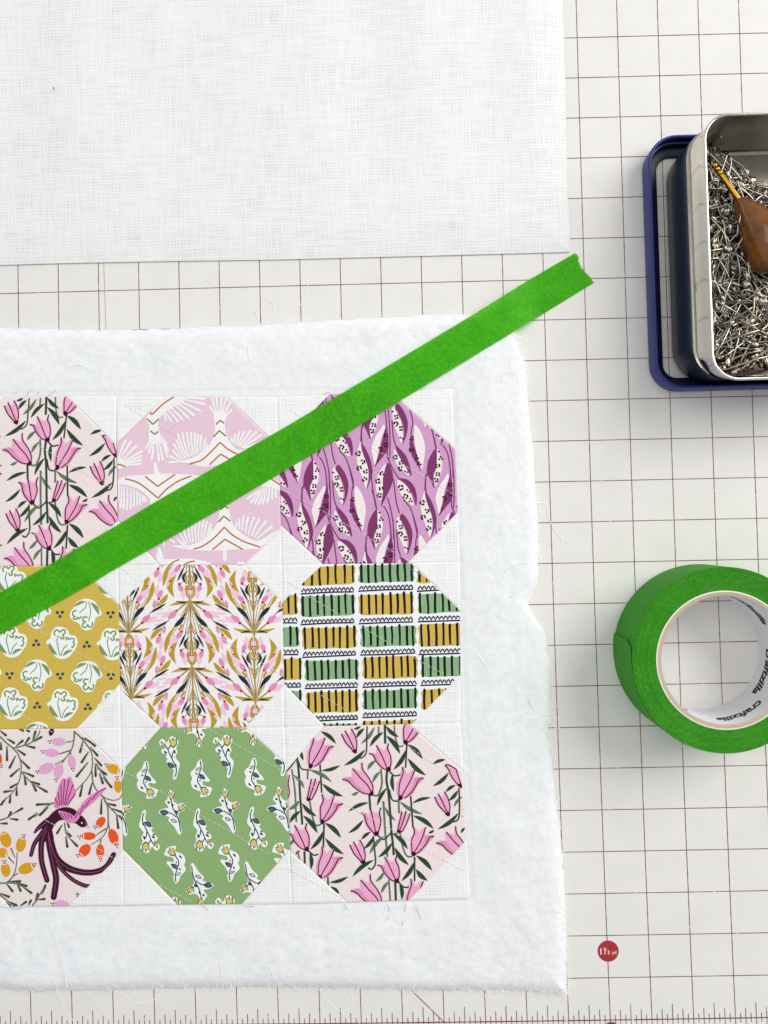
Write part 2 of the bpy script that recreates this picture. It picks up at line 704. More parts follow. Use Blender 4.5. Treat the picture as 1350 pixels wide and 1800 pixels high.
# long loose fibres trailing off the batting
FIB = [[(539, 491), (541, 504), (535, 526), (528, 535.5), (511, 540)], [(437, 519), (430, 521), (429, 530)], [(474, 526), (481, 539), (478, 552), (465, 561), (456, 573)],
       [(204, 550), (196, 563), (187, 575)], [(448, 545), (453, 560), (455, 572)], [(960, 901), (969, 920), (977, 934), (986, 944.5), (986.6, 951.7)], [(941, 884), (953, 884), (962, 893), (966, 915)],
       [(994.7, 950), (1002, 957)], [(955, 1256), (966.7, 1258), (980, 1261.7), (986.7, 1273), (980, 1280), (970, 1273), (966.7, 1261)], [(561, 1738), (574, 1759), (598, 1777), (615, 1770), (618.5, 1752), (611, 1738)],
       [(87, 1626), (100, 1659), (111, 1700), (118.5, 1736)], [(104, 1745), (111, 1774), (133, 1798)], [(152, 1740), (164, 1757), (178, 1776)], [(244, 1764), (274, 1755.5), (285, 1740)], [(841, 1738), (855.5, 1752), (878, 1752), (889, 1743)],
       [(0, 1750), (8, 1740), (12, 1732)], [(470, 1690), (478, 1708), (485, 1720), (500, 1715)], [(386, 1680), (390, 1712), (392, 1738)], [(885, 1020), (893, 1000), (908, 992), (930, 988)], [(884, 1052), (895, 1048), (905, 1050), (904, 1060), (893, 1063), (886, 1058)],
       [(858, 1178), (848, 1160), (840, 1150)], [(918, 1260), (932, 1262), (945, 1258)], [(934, 1242), (932, 1228), (940, 1248), (936, 1256)], [(870, 692), (880, 686), (890, 684)], [(270, 1668), (278, 1680), (276, 1700)], [(205, 1742), (222, 1750), (229, 1755)],
       [(395, 1744), (405, 1750), (414, 1752)], [(120, 645), (140, 640), (165, 652)], [(438, 598), (436, 620), (443, 640)], [(975, 1600), (998, 1612), (1001, 1625)], [(990, 1655), (1000, 1650), (1004, 1640)]]
for f in FIB:
    mb = MB()
    pts = []
    for k, (px, py) in enumerate(cr(f, 8)):
        on = px < interp(b_right, py) - 2 and interp(b_top, px) + 3 < py < interp(b_bot, px) - 2 if py < 1747 else False
        pts.append((px, py, 0.235 if on else 0.010))
    zz = [q[2] for q in pts]
    zz = [sum(zz[max(0, i - 3):i + 4]) / len(zz[max(0, i - 3):i + 4]) for i in range(len(zz))]
    C_ = [P(q[0], q[1], z) for q, z in zip(pts, zz)]
    V = []
    for k, p in enumerate(C_):
        a_, b_ = C_[max(k - 1, 0)], C_[min(k + 1, len(C_) - 1)]
        l = math.hypot(b_[0] - a_[0], b_[1] - a_[1]) or 1
        nx, ny = -(b_[1] - a_[1]) / l * 0.0075, (b_[0] - a_[0]) / l * 0.0075
        V += [(p[0] + nx, p[1] + ny, p[2]), (p[0], p[1], p[2] + 0.004), (p[0] - nx, p[1] - ny, p[2])]
    mb.add(V, [f for k in range(len(C_) - 1) for f in ((3 * k, 3 * k + 1, 3 * k + 4, 3 * k + 3), (3 * k + 1, 3 * k + 2, 3 * k + 5, 3 * k + 4))])
    mb.build('loose_fibre', m_fibre, BATT)

# ------------------------------------------------------------------ quilt block: pieces sewn together
QUILT = thing('quilt_block', 'patchwork quilt block of nine printed octagons with white corners on fluffy batting', 'quilt block', (-9, -16, 0.2))
ZQ = 0.222


def zq(px, py):
    return ZQ + 0.018 * noise.noise((px * 0.011, py * 0.011, 9.0)) + 0.0022 * noise.noise((px * 0.03, py * 0.03, 2.0))


def wq(px, py, off=0.0):
    return P(px, py, zq(px, py) + off)


DR = [(0.0, -0.016), (1.5, -0.003), (3.2, 0.0)]


def piece(name, poly, m, parent):
    """a sewn piece of cloth whose edges dip into the seams"""
    if area2(poly) < 0:
        poly = poly[::-1]
    mb = MB()
    rings = [inset(poly, d) for d, _ in DR]
    n = len(poly)
    segs = [max(1, int(math.hypot(poly[(i + 1) % n][0] - poly[i][0], poly[(i + 1) % n][1] - poly[i][1]) / 9)) for i in range(n)]
    loops = []
    for (d, dz), rg in zip(DR, rings):
        L = []
        for i in range(n):
            a, b = rg[i], rg[(i + 1) % n]
            for k in range(segs[i]):
                t = k / segs[i]
                L.append(wq(a[0] + (b[0] - a[0]) * t, a[1] + (b[1] - a[1]) * t, dz))
        loops.append(L)
    N = len(loops[0])
    V = [p for L in loops for p in L]
    F = []
    for r in range(len(loops) - 1):
        for k in range(N):
            F.append((r * N + k, r * N + (k + 1) % N, (r + 1) * N + (k + 1) % N, (r + 1) * N + k))
    mb.add(V, F)
    inner = rings[-1]
    xs, ys = [p[0] for p in inner], [p[1] for p in inner]
    idx, V, F = {}, [], []
    st = 8.0
    for a in range(int((max(xs) - min(xs)) / st) + 1):
        for b in range(int((max(ys) - min(ys)) / st) + 1):
            cx, cy = min(xs) + a * st, min(ys) + b * st
            q = clip([(cx, cy), (cx + st, cy), (cx + st, cy + st), (cx, cy + st)], inner)
            if len(q) < 3:
                continue
            f = []
            for p in q:
                key = (round(p[0], 2), round(p[1], 2))
                if key not in idx:
                    idx[key] = len(V)
                    V.append(wq(*p))
                if not f or f[-1] != idx[key]:
                    f.append(idx[key])
            if f[0] == f[-1]:
                f.pop()
            if len(f) >= 3:
                F.append(tuple(f))
    mb.add(V, F)
    # pixel y runs down, so turn the faces up
    mb.f = [f[::-1] for f in mb.f]
    return mb.build(name, m, parent)


class Ink:
    """flat print on one octagon: motifs as thin shapes clipped to the piece and lying on its surface"""

    def __init__(s, poly, mats, T):
        if area2(poly) < 0:
            poly = poly[::-1]
        s.inn = inset(poly, 1.5)
        o = inset(poly, 0.25)
        n = len(poly)
        s.strips = [[o[i], o[(i + 1) % n], s.inn[(i + 1) % n], s.inn[i]] for i in range(n)]
        s.poly = poly
        s.T0 = s.T = T
        s.mats = mats
        s.keys = list(mats)
        s.mb = MB()
        xs, ys = [p[0] for p in poly], [p[1] for p in poly]
        s.bb = (min(xs), min(ys), max(xs), max(ys))

    def at(s, f):
        """f: local -> local placement (offset, mirror or turn)"""
        s.T = (lambda x, y: s.T0(*f(x, y))) if f else s.T0

    def off(s, dx, dy):
        s.at(lambda x, y: (x + dx, y + dy))

    def _emit(s, q, z, mi):
        """q: convex polygon in pixels, cut up where large so that it follows the cloth"""
        for ax in (0, 1):
            lo, hi = min(p[ax] for p in q), max(p[ax] for p in q)
            if hi - lo > 10:
                mid = (lo + hi) / 2
                big = 5000
                cut = [(-big, -big), (mid, -big), (mid, big), (-big, big)] if ax == 0 else [(-big, -big), (big, -big), (big, mid), (-big, mid)]
                oth = [(mid, -big), (big, -big), (big, big), (mid, big)] if ax == 0 else [(-big, mid), (big, mid), (big, big), (-big, big)]
                if area2(q) < 0:
                    q = q[::-1]
                for h in (cut, oth):
                    c = clip(q, h)
                    if len(c) >= 3:
                        s._emit(c, z, mi)
                return
        x0 = min(p[0] for p in q)
        x1 = max(p[0] for p in q)
        y0 = min(p[1] for p in q)
        y1 = max(p[1] for p in q)
        if x1 < s.bb[0] or x0 > s.bb[2] or y1 < s.bb[1] or y0 > s.bb[3]:
            return
        if area2(q) < 0:
            q = q[::-1]
        c = clip(q, s.inn)
        if len(c) >= 3:
            s.mb.add([wq(x, y, z) for x, y in c], [tuple(range(len(c)))[::-1]], mi)
        for st in s.strips:
            (ax, ay), (bx, by) = st[0], st[1]
            l = math.hypot(bx - ax, by - ay)
            if all(((bx - ax) * (y - ay) - (by - ay) * (x - ax)) / l > 1.4 for x, y in q):
                continue
            c = clip(q, st)
            if len(c) >= 3:
                V = []
                for x, y in c:
                    d = ((bx - ax) * (y - ay) - (by - ay) * (x - ax)) / l + 0.25
                    V.append(wq(x, y, z - 0.016 + 0.013 * d / 1.5))
                s.mb.add(V, [tuple(range(len(c)))[::-1]], mi)

    def _z(s, layer):
        return 0.0040 + 0.0012 * layer

    def poly_(s, layer, m, pts, smooth=4):
        pts = cr(pts, smooth, True) if smooth else pts
        pts = [s.T(*p) for p in pts]
        mi = s.keys.index(m)
        for t in tessellate_polygon([[Vector((x, y, 0)) for x, y in pts]]):
            s._emit([pts[i] for i in t], s._z(layer), mi)

    def strip(s, layer, m, A, B):
        mi = s.keys.index(m)
        A = [s.T(*p) for p in A]
        B = [s.T(*p) for p in B]
        for k in range(len(A) - 1):
            q = [A[k], A[k + 1], B[k + 1], B[k]]
            s._emit(q, s._z(layer), mi)

    def stroke(s, layer, m, pts, w, taper=None, smooth=5):
        pts = cr(pts, smooth) if smooth else pts
        n = len(pts)
        A, B = [], []
        for k, p in enumerate(pts):
            a, b = pts[max(k - 1, 0)], pts[min(k + 1, n - 1)]
            dx, dy = b[0] - a[0], b[1] - a[1]
            l = math.hypot(dx, dy) or 1
            t = k / (n - 1)
            h = w / 2 if taper is None else (w + (taper - w) * t) / 2
            A.append((p[0] - dy / l * h, p[1] + dx / l * h))
            B.append((p[0] + dy / l * h, p[1] - dx / l * h))
        s.strip(layer, m, A, B)

    def leaf(s, layer, m, x0, y0, x1, y1, w, bend=0.0, n=8, fat=0.5):
        dx, dy = x1 - x0, y1 - y0
        A, B = [], []
        for k in range(n + 1):
            t = k / n
            tt = t ** (math.log(0.5) / math.log(fat))
            h = w / 2 * math.sin(math.pi * tt) ** 0.85 + 0.6
            c = bend * math.sin(math.pi * t)
            l = math.hypot(dx, dy) or 1
            x, y = x0 + dx * t - dy * c, y0 + dy * t + dx * c
            A.append((x - dy / l * h, y + dx / l * h))
            B.append((x + dy / l * h, y - dx / l * h))
        s.strip(layer, m, A, B)

    def dot(s, layer, m, x, y, r, ry=None, ang=0.0, n=10):
        ry = ry or r
        ca, sa = math.cos(ang), math.sin(ang)
        P_ = []
        for k in range(n):
            a = 2 * math.pi * k / n
            ex, ey = r * math.cos(a), ry * math.sin(a)
            P_.append(s.T(x + ex * ca - ey * sa, y + ex * sa + ey * ca))
        s._emit(P_, s._z(layer), s.keys.index(m))

    def done(s, parent):
        return s.mb.build('print', [s.mats[k] for k in s.keys], parent, smooth=False)


Q = [[(-87, 698), (204, 697), (487, 698.5), (795, 684)], [(-84, 996), (207.5, 993.5), (495.5, 993), (808.7, 988)],
     [(-81, 1283), (212, 1279.5), (500, 1278.5), (809.5, 1270.5)], [(-78, 1596), (217.5, 1591), (514, 1588.5), (826.5, 1579.5)]]
# octagons: top-left, top-right, right-upper, right-lower, bottom-right, bottom-left, left-lower, left-upper
OCT = {
    (0, 0): [(7, 697.3), (117.3, 697), (204.6, 783.6), (206.4, 916), (120, 994.5), (-3, 995.2), (-84.8, 912), (-86, 786)],
    (0, 1): [(290, 697.5), (398, 697.5), (490.3, 786), (493.8, 931), (429, 993.2), (281, 993.3), (206.8, 914), (205.3, 778)],
    (0, 2): [(578.2, 693.6), (684, 688.7), (799.6, 789.6), (804.6, 900.4), (715.5, 990.2), (568, 992), (493.6, 923), (490.5, 786)],
    (1, 0): [(-5, 995.3), (136.6, 994.2), (208.8, 1063), (210.8, 1202.3), (134.7, 1280.6), (-8, 1282), (-82, 1205), (-83, 1070)],
    (1, 1): [(281.5, 993.4), (428.5, 993.2), (496.5, 1059), (499.2, 1203.7), (430.8, 1278.9), (282.7, 1279.2), (210.8, 1212), (208.9, 1061.5)],
    (1, 2): [(568, 991.8), (721.8, 989.4), (808.9, 1073), (809.4, 1186), (724.3, 1272.7), (570.6, 1276.7), (499.2, 1201.7), (496.6, 1058)],
    (2, 0): [(-5, 1282.2), (138.8, 1280.4), (213.5, 1353), (216, 1497.6), (121, 1592.5), (18, 1594.3), (-79, 1493), (-80.3, 1355)],
    (2, 1): [(281.8, 1279.4), (431, 1279), (503, 1343.4), (509.6, 1492.7), (425, 1589.2), (312, 1590.2), (216, 1492.7), (213.5, 1355.5)],
    (2, 2): [(567.8, 1276.5), (718.6, 1272.8), (814.2, 1357), (820.8, 1475.8), (718.6, 1582.7), (610, 1585.8), (510.3, 1496.3), (503.5, 1354.4)],
}
COLS = dict(
    tul_bg=(237, 222, 221), tul_pink=(236, 170, 202), tul_deep=(224, 148, 186), tul_line=(98, 18, 70), tul_base=(62, 16, 50), tul_green=(46, 72, 50), tul_mid=(98, 120, 92),
    fan_bg=(229, 197, 213), fan_white=(240, 238, 238), fan_orange=(188, 102, 34), fan_olive=(146, 116, 34),
    pod_bg=(208, 156, 198), pod_dark=(126, 58, 106), pod_white=(238, 229, 226), pod_dot=(72, 18, 48),
    mus_bg=(208, 180, 82), mus_white=(240, 243, 238), mus_green=(124, 152, 104), mus_blue=(58, 82, 96),
    flo_bg=(240, 236, 235), flo_gold=(188, 152, 48), flo_navy=(40, 46, 60), flo_pink=(240, 198, 218), flo_mid=(226, 142, 186), flo_red=(190, 40, 68), flo_olive=(166, 138, 58), flo_cream=(236, 230, 206),
    str_bg=(240, 241, 243), str_gold=(208, 176, 82), str_green=(138, 176, 130), str_black=(28, 24, 32), str_navy=(24, 24, 52),
    brd_bg=(235, 221, 221), brd_plum=(66, 22, 46), brd_pink=(222, 134, 188), brd_line=(110, 20, 78), brd_rose=(224, 168, 206), brd_green=(100, 122, 84), brd_leaf=(72, 66, 48), brd_gold=(216, 158, 36), brd_red=(232, 88, 34), brd_dot=(44, 18, 28), brd_white=(246, 226, 224), brd_vein=(150, 96, 128),
    grn_bg=(140, 174, 116), grn_white=(238, 242, 238), grn_navy=(40, 50, 78), grn_teal=(92, 120, 126), grn_gold=(214, 194, 104),
)
INKS = {k: ink('cotton_' + k, v) for k, v in COLS.items()}


def inks(prefix, bg):
    return {k: INKS[k] for k in COLS if k.startswith(prefix) and k != bg}


def Z(ox, oy, s):
    return lambda x, y: (ox + x / s, oy + y / s)


# ---- tulip cotton
TA = dict(o=[(735, 350), (690, 330), (655, 290), (640, 255), (602, 232), (622, 229), (648, 238), (655, 205), (652, 175), (680, 195), (705, 212), (722, 190), (737, 163), (738, 195), (755, 250), (762, 300), (748, 342)],
          c=[(602, 232), (630, 245), (650, 285), (690, 330), (735, 350)], d=[(652, 176), (690, 250), (730, 342)], e=[(737, 163), (728, 200), (748, 245), (752, 300), (740, 345)], b=[(718, 336), (745, 322), (752, 348), (732, 358)],
          f=[(602, 232), (622, 229), (648, 238), (665, 280), (700, 330), (690, 330), (655, 290), (640, 255)])
TE = dict(o=[(622, 520), (570, 510), (520, 480), (480, 445), (445, 418), (418, 412), (440, 398), (482, 398), (490, 400), (484, 360), (490, 338), (530, 350), (546, 365), (545, 320), (552, 295), (565, 345), (605, 400), (632, 450), (632, 495)],
          c=[(418, 412), (455, 420), (500, 465), (560, 505), (615, 512)], d=[(488, 335), (540, 398), (590, 450), (615, 495)], e=[(552, 295), (560, 345), (600, 400), (628, 460), (622, 510)], b=[(598, 512), (628, 486), (632, 518), (610, 525)],
          f=[(418, 412), (440, 398), (482, 398), (520, 450), (590, 508), (570, 510), (520, 480), (480, 445)])
TF = dict(o=[(812, 545), (792, 500), (795, 440), (815, 395), (832, 325), (852, 350), (865, 375), (885, 355), (918, 340), (912, 380), (915, 400), (945, 395), (978, 402), (955, 418), (938, 450), (900, 510), (850, 545)],
          c=[(832, 325), (835, 370), (812, 440), (805, 520)], d=[(918, 342), (885, 420), (840, 500), (825, 530)], e=[(978, 402), (945, 412), (925, 450), (890, 505), (845, 540)], b=[(808, 517), (836, 532), (820, 556), (805, 550)],
          f=[(978, 402), (945, 395), (915, 402), (905, 450), (860, 520), (845, 544), (900, 510), (938, 450)])
TC = dict(o=[(640, 790), (600, 755), (575, 710), (565, 665), (545, 640), (575, 640), (605, 655), (607, 630), (612, 615), (640, 642), (662, 640), (683, 605), (680, 640), (690, 700), (677, 760), (660, 795)],
          c=[(545, 640), (570, 660), (585, 715), (620, 765), (648, 790)], d=[(612, 617), (630, 690), (648, 780)], e=[(683, 605), (673, 650), (683, 700), (668, 765), (655, 790)], b=[(630, 780), (665, 766), (668, 794), (645, 801)],
          f=[(545, 640), (575, 640), (590, 660), (600, 720), (640, 785), (600, 755), (575, 710), (565, 665)])
TD = dict(o=[(895, 925), (885, 880), (890, 820), (907, 780), (905, 730), (930, 755), (945, 775), (965, 755), (992, 738), (988, 775), (990, 795), (1020, 795), (1050, 802), (1022, 815), (1002, 860), (962, 910), (925, 930)],
          c=[(905, 733), (915, 780), (895, 830), (898, 910)], d=[(992, 740), (960, 830), (912, 915)], e=[(1050, 802), (1015, 812), (995, 855), (950, 905), (920, 925)], b=[(895, 905), (928, 920), (911, 942), (895, 930)],
          f=[(1050, 802), (1020, 795), (990, 797), (975, 850), (935, 905), (922, 928), (962, 910), (1002, 860)])
TB1 = dict(o=[(500, 225), (462, 190), (434, 150), (412, 98), (432, 102), (437, 76), (455, 95), (472, 100), (480, 63), (502, 95), (521, 160), (515, 215)],
           c=[(412, 98), (440, 155), (480, 200), (500, 222)], d=[(437, 76), (470, 140), (505, 217)], e=[(480, 63), (505, 110), (518, 165), (512, 222)], b=[(484, 216), (518, 200), (515, 232), (500, 230)])
TB2 = dict(o=[(800, 775), (795, 735), (810, 680), (828, 630), (842, 655), (857, 628), (863, 650), (884, 645), (872, 700), (847, 750), (825, 780)],
           c=[(828, 630), (815, 690), (800, 762)], d=[(857, 628), (835, 700), (810, 767)], e=[(884, 645), (863, 705), (830, 772)], b=[(797, 755), (828, 768), (812, 783), (795, 778)])
TG = dict(o=[(1125, 312), (1150, 312), (1200, 340), (1215, 380), (1238, 470), (1200, 440), (1165, 390), (1150, 340)], c=[(1125, 312), (1150, 345), (1175, 400), (1225, 462)], d=[(1200, 340), (1216, 390), (1238, 455)], e=[(1125, 312), (1150, 312), (1200, 340)], b=[(1205, 446), (1236, 440), (1240, 474)])
T_INST = [(TA, [(0, 0), (57, 768), (-563, 550)]), (TE, [(0, 0), (57, 768), (645, 438)]), (TF, [(0, 0), (-618, -218), (-555, 548), (57, 770)]), (TC, [(0, 0)]), (TD, [(0, 0), (-55, -768), (-628, -222)]),
          (TB1, [(0, 0), (57, 763), (640, 432)]), (TB2, [(0, 0), (-622, -222)]), (TG, [(0, 0)])]
T_LEAF = '''270 80 375 165 22;497 65 545 45 14;515 125 570 60 20;548 165 640 50 20 m;608 185 700 85 22;718 45 805 120 22;720 110 815 235 26;430 315 575 205 24;590 345 648 280 20 m;770 345 858 205 24;865 170 970 268 26
868 265 993 383 26;1040 305 1128 275 18;1042 457 1150 365 22;625 435 680 355 18 m;480 518 530 496 16 m;658 592 724 470 20;765 370 772 495 20;460 632 600 570 20;460 780 562 690 20;550 825 614 772 18;565 890 637 800 20;605 925 707 800 22 m
665 947 760 848 22;768 785 868 890 24;778 880 875 1000 26;900 575 1027 537 18;812 562 970 650 22 m;905 660 1045 750 26;710 600 785 695 18 m;488 1080 635 965 24;648 1115 705 1048 18 m;685 1195 740 1112 18 m;825 1110 915 975 24;925 935 1035 1038 26
925 1030 1002 1107 26;1130 497 1197 450 18;1150 558 1213 486 20;1185 600 1243 528 16 m;1075 753 1217 643 24;1235 780 1262 743 14;135 210 150 280 16;35 360 107 262 24;275 350 402 315 20;190 345 345 430 22 m;280 440 422 528 26;80 380 157 472 18 m
50 620 122 558 22 m;55 710 130 628 22;140 575 240 665 24;148 660 247 780 26;198 893 292 762 24;298 710 408 812 26;300 815 428 925 26;195 915 202 1030 22;330 1120 458 1080 20;335 1150 397 1197 20;60 862 80 820 16 m;100 927 125 900 16 m;480 440 500 425 10;812 1120 828 1240 22;1010 780 1050 760 14'''
T_STEM = '''13:710 30,713 165;13:726 350,722 420,735 500,745 620,755 760,766 860,772 932;11m:683 338,690 440,664 518,628 520;12m:700 560,712 760,728 945;10m:668 45,668 112;9m:775 38,782 120,805 180,838 180;13:782 1118,786 1248;8:588 45,586 140,581 230,548 264,530 256
9:862 165,853 332;12:603 518,611 622;9:630 800,640 900,646 985,622 1028,595 1020;9:664 798,700 824,738 795,758 768;9:740 480,760 550,800 562;11m:805 545,808 645;10:888 525,904 742;10m:815 775,835 880,862 938,900 942;7:752 790,800 782;9:742 355,775 386,822 378;10:915 945,915 1112
9:1220 470,1224 600,1217 680,1185 702,1162 692;10m:738 1100,748 1248;9:800 1112,840 1152,885 1150;9:182 900,222 932,252 925;12:157 905,160 990;10:318 1080,321 1155;9m:112 905,124 965;12:105 255,118 360,130 560,143 722;8:112 280,138 338,192 346;10m:70 340,92 490,102 705
10m:181 345,178 412;10m:193 560,215 680,240 728,276 716;10:264 305,276 502;10:292 715,287 882'''


def print_tulips(k):
    for ln in T_STEM.replace('\n', ';').split(';'):
        w, pts = ln.split(':')
        m = 'tul_mid' if w.endswith('m') else 'tul_green'
        k.stroke(0 if m == 'tul_mid' else 1, m, [tuple(map(float, p.split())) for p in pts.split(',')], float(w.rstrip('m')) * 1.2)
    for i, ln in enumerate(T_LEAF.replace('\n', ';').split(';')):
        q = ln.split()
        v = list(map(float, q[:5]))
        k.leaf(1 if len(q) > 5 else 2, 'tul_mid' if len(q) > 5 else 'tul_green', v[0], v[1], v[2], v[3], v[4] * 1.2, bend=0.07 * (1 if i % 2 else -1))
    for t, offs in T_INST:
        for dx, dy in offs:
            k.off(dx, dy)
            k.poly_(3, 'tul_pink', t['o'])
            if 'f' in t:
                k.poly_(4, 'tul_deep', t['f'])
            for q in 'cde':
                k.stroke(5, 'tul_line', t[q], 9, 7.5)
            k.poly_(6, 'tul_base', t['b'], 2)
            k.at(None)
    k.poly_(3, 'tul_pink', [(55, 380), (48, 440), (55, 500), (40, 550), (30, 480), (34, 400)])
    k.stroke(5, 'tul_line', [(55, 380), (46, 440), (54, 500), (40, 548)], 7)


# ---- pink cotton with white fans
F_BODY = [[(300, 195), (410, 75), (500, 60), (570, 62), (560, 110), (470, 160), (400, 210), (370, 250), (365, 310), (382, 370), (410, 425), (350, 435), (295, 425), (288, 370), (292, 300), (268, 240)],
          [(785, 215), (835, 180), (888, 215), (872, 280), (882, 360), (918, 430), (975, 485), (1060, 480), (960, 600), (820, 602), (700, 612), (600, 587), (520, 578), (455, 582), (452, 570), (560, 560), (650, 530), (740, 460), (782, 390), (797, 310)],
          [(45, 520), (75, 545), (110, 575), (130, 600), (118, 612), (45, 622)],
          [(45, 716), (130, 682), (318, 668), (328, 640), (328, 590), (337, 575), (350, 590), (362, 640), (385, 662), (480, 665), (720, 690), (620, 780), (330, 910), (290, 850), (220, 790), (120, 752), (45, 752)],
          [(835, 925), (870, 900), (905, 925), (910, 980), (925, 1030), (955, 1080), (1030, 1140), (1130, 1180), (1230, 1120), (1295, 1095), (1300, 1130), (1220, 1175), (1140, 1230), (1100, 1242), (898, 1250), (890, 1270), (885, 1320), (870, 1337), (858, 1318), (855, 1270), (840, 1255), (640, 1252), (480, 1224), (490, 1212), (600, 1210), (700, 1170), (780, 1095), (822, 1020)],
          [(1150, 760), (1225, 700), (1310, 750), (1310, 800), (1250, 775), (1200, 765)],
          [(358, 1235), (372, 1230), (385, 1250), (402, 1300), (420, 1320), (600, 1314), (755, 1346), (740, 1372), (430, 1372), (350, 1330)], [(960, 1345), (1020, 1340), (1040, 1375), (990, 1372)]]
F_FAN = '''300 400 268 472;308 408 290 505;325 412 312 552;345 412 367 566;362 412 396 558;380 402 432 535;390 392 436 490;388 380 424 437;400 200 420 252;408 188 462 262;428 170 512 262;448 150 547 250;478 130 592 240;498 118 637 217;518 108 682 182;538 92 716 132;560 80 718 92
800 212 758 152;808 207 778 90;825 202 808 70;840 200 850 70;855 205 882 88;870 215 916 110;878 227 922 178;520 572 448 577;525 566 452 532;540 560 476 490;555 555 482 440;570 547 502 408;585 542 512 364;600 537 546 358;620 532 580 354;635 527 612 354;650 522 642 358;665 512 667 370;685 502 692 376;705 492 725 396;725 477 737 444
930 430 924 400;945 440 950 364;960 450 985 343;975 455 1020 343;985 460 1066 340;1000 465 1112 345;1010 466 1152 370;1020 472 1200 402;60 540 112 412;75 550 152 420;90 560 192 455;100 570 236 494;105 580 232 530;105 590 231 560;110 600 226 588
60 755 55 880;80 760 72 922;100 763 94 932;125 765 120 936;150 772 148 930;175 782 174 912;195 797 200 905;215 807 224 900;235 822 250 882;255 837 266 872
500 1160 562 1217;520 1110 572 1207;446 1165 482 1190;590 1200 556 1086;610 1196 590 1064;630 1191 620 1044;650 1186 650 1028;670 1180 680 1018;690 1170 710 1022;710 1160 736 1034;735 1145 765 1050;750 1130 771 1090;960 1080 960 1040;985 1090 982 1010;1005 1105 1015 994;1030 1120 1050 1000;1050 1135 1096 1000;1075 1145 1131 1015;1095 1155 1186 1030;1115 1165 1232 1070;1130 1185 1292 1108
1120 800 1045 857;1140 790 1072 887;1155 780 1100 896;1175 770 1131 897;1195 760 1160 892;1215 755 1196 882;1235 760 1231 857;1255 765 1262 842;400 1165 406 1217'''
F_LINE = '''o300 193,318 207,400 130,492 70;o600 592,690 562,755 508,835 425;o835 425,900 480,980 522;o755 596,840 515;o840 515,912 557;o40 590,75 597,112 612;o262 685,358 762;o358 762,490 670;o108 703,200 730,280 785,360 852;o360 852,430 780,520 720,616 683;o1225 703,1310 760;o630 1243,700 1220,780 1165,868 1075;o868 1075,930 1133,1020 1185,1142 1226;o778 1246,873 1167;o873 1167,1008 1244;o450 1366,480 1340,522 1322;o555 1366,600 1342,642 1333
l275 243,322 287;l322 287,368 245;l302 337,335 363;l335 363,363 341;l803 288,835 257;l835 257,867 278;l786 383,830 335;l830 335,880 377;l838 940,870 912;l870 912,901 932;l823 1035,863 990;l863 990,914 1027'''


def print_fans(k):
    for b in F_BODY:
        k.poly_(0, 'fan_white', b)
    for ln in F_FAN.replace('\n', ';').split(';'):
        x0, y0, x1, y1 = map(float, ln.split())
        k.stroke(1, 'fan_white', [(x0, y0), ((x0 + x1) / 2 + (y1 - y0) * 0.03, (y0 + y1) / 2), (x1, y1)], 13, 20, 3)
        k.dot(1, 'fan_white', x1, y1, 9.5)
    for ln in F_LINE.replace('\n', ';').split(';'):
        k.stroke(2, 'fan_orange' if ln[0] == 'o' else 'fan_olive', [tuple(map(float, p.split())) for p in ln[1:].split(',')], 10.5)


# ---- purple pod cotton
D_ = 'pod_dark'
W_ = 'pod_white'
POD = [(W_, [(805, 148), (832, 140), (850, 190), (880, 250), (892, 330), (880, 395), (850, 330), (815, 250), (806, 190)]), (D_, [(830, 150), (850, 118), (890, 165), (919, 240), (915, 320), (885, 403), (896, 320), (880, 240), (850, 180)]),
       (W_, [(760, 262), (768, 300), (742, 350), (722, 430), (702, 510), (688, 558), (668, 480), (658, 430), (690, 350), (730, 300)]), (D_, [(766, 285), (785, 370), (782, 440), (742, 492), (688, 560), (705, 510), (725, 440), (745, 360)]),
       (W_, [(965, 265), (1010, 310), (1043, 390), (1046, 470), (1018, 582), (985, 480), (965, 400), (958, 320)]), (D_, [(946, 345), (962, 400), (985, 480), (1015, 588), (990, 547), (955, 492), (934, 420), (936, 370)]),
       (D_, [(1118, 430), (1124, 500), (1117, 570), (1097, 620), (1105, 680), (1104, 708), (1080, 650), (1055, 600), (1060, 530), (1085, 470)]), (W_, [(1124, 435), (1150, 480), (1167, 540), (1152, 610), (1127, 670), (1106, 695), (1098, 620), (1118, 560)]),
       (W_, [(590, 382), (605, 440), (637, 520), (652, 610), (632, 708), (605, 640), (570, 560), (556, 480), (573, 420)]), (D_, [(594, 388), (625, 430), (657, 500), (674, 580), (667, 630), (634, 714), (650, 640), (645, 570), (620, 500), (600, 440)]),
       (W_, [(772, 535), (757, 600), (752, 700), (737, 782), (712, 777), (693, 710), (695, 650), (723, 590)]), (D_, [(783, 528), (812, 590), (817, 650), (797, 710), (762, 780), (734, 835), (748, 740), (746, 650), (760, 590)]),
       (W_, [(820, 436), (852, 480), (902, 550), (942, 617), (890, 592), (838, 540), (816, 490)]), (D_, [(836, 408), (882, 450), (912, 490), (937, 560), (946, 623), (910, 560), (870, 500), (845, 450)]),
       (W_, [(842, 648), (900, 680), (942, 730), (972, 824), (920, 802), (868, 750), (843, 700)]), (D_, [(853, 638), (920, 648), (967, 700), (984, 770), (977, 828), (957, 760), (915, 690), (880, 660)])]
POD_DOT = '815 172 1;840 210 4;838 258 5;873 290 4;878 355 2;770 340 4;765 405 4;728 435 4;710 511 1;950 360 3;945 440 4;985 490 3;1000 540 3;1137 452 1;1150 500 3;1130 550 4;1130 610 4;1117 650 4;575 465 6;607 523 4;582 567 5;626 590 4;618 645 5;740 605 4;712 658 6;735 710 4;722 757 5;833 492 5;873 530 4;870 570 5;910 590 2;872 703 7;925 727 2;905 765 6;940 793 3'
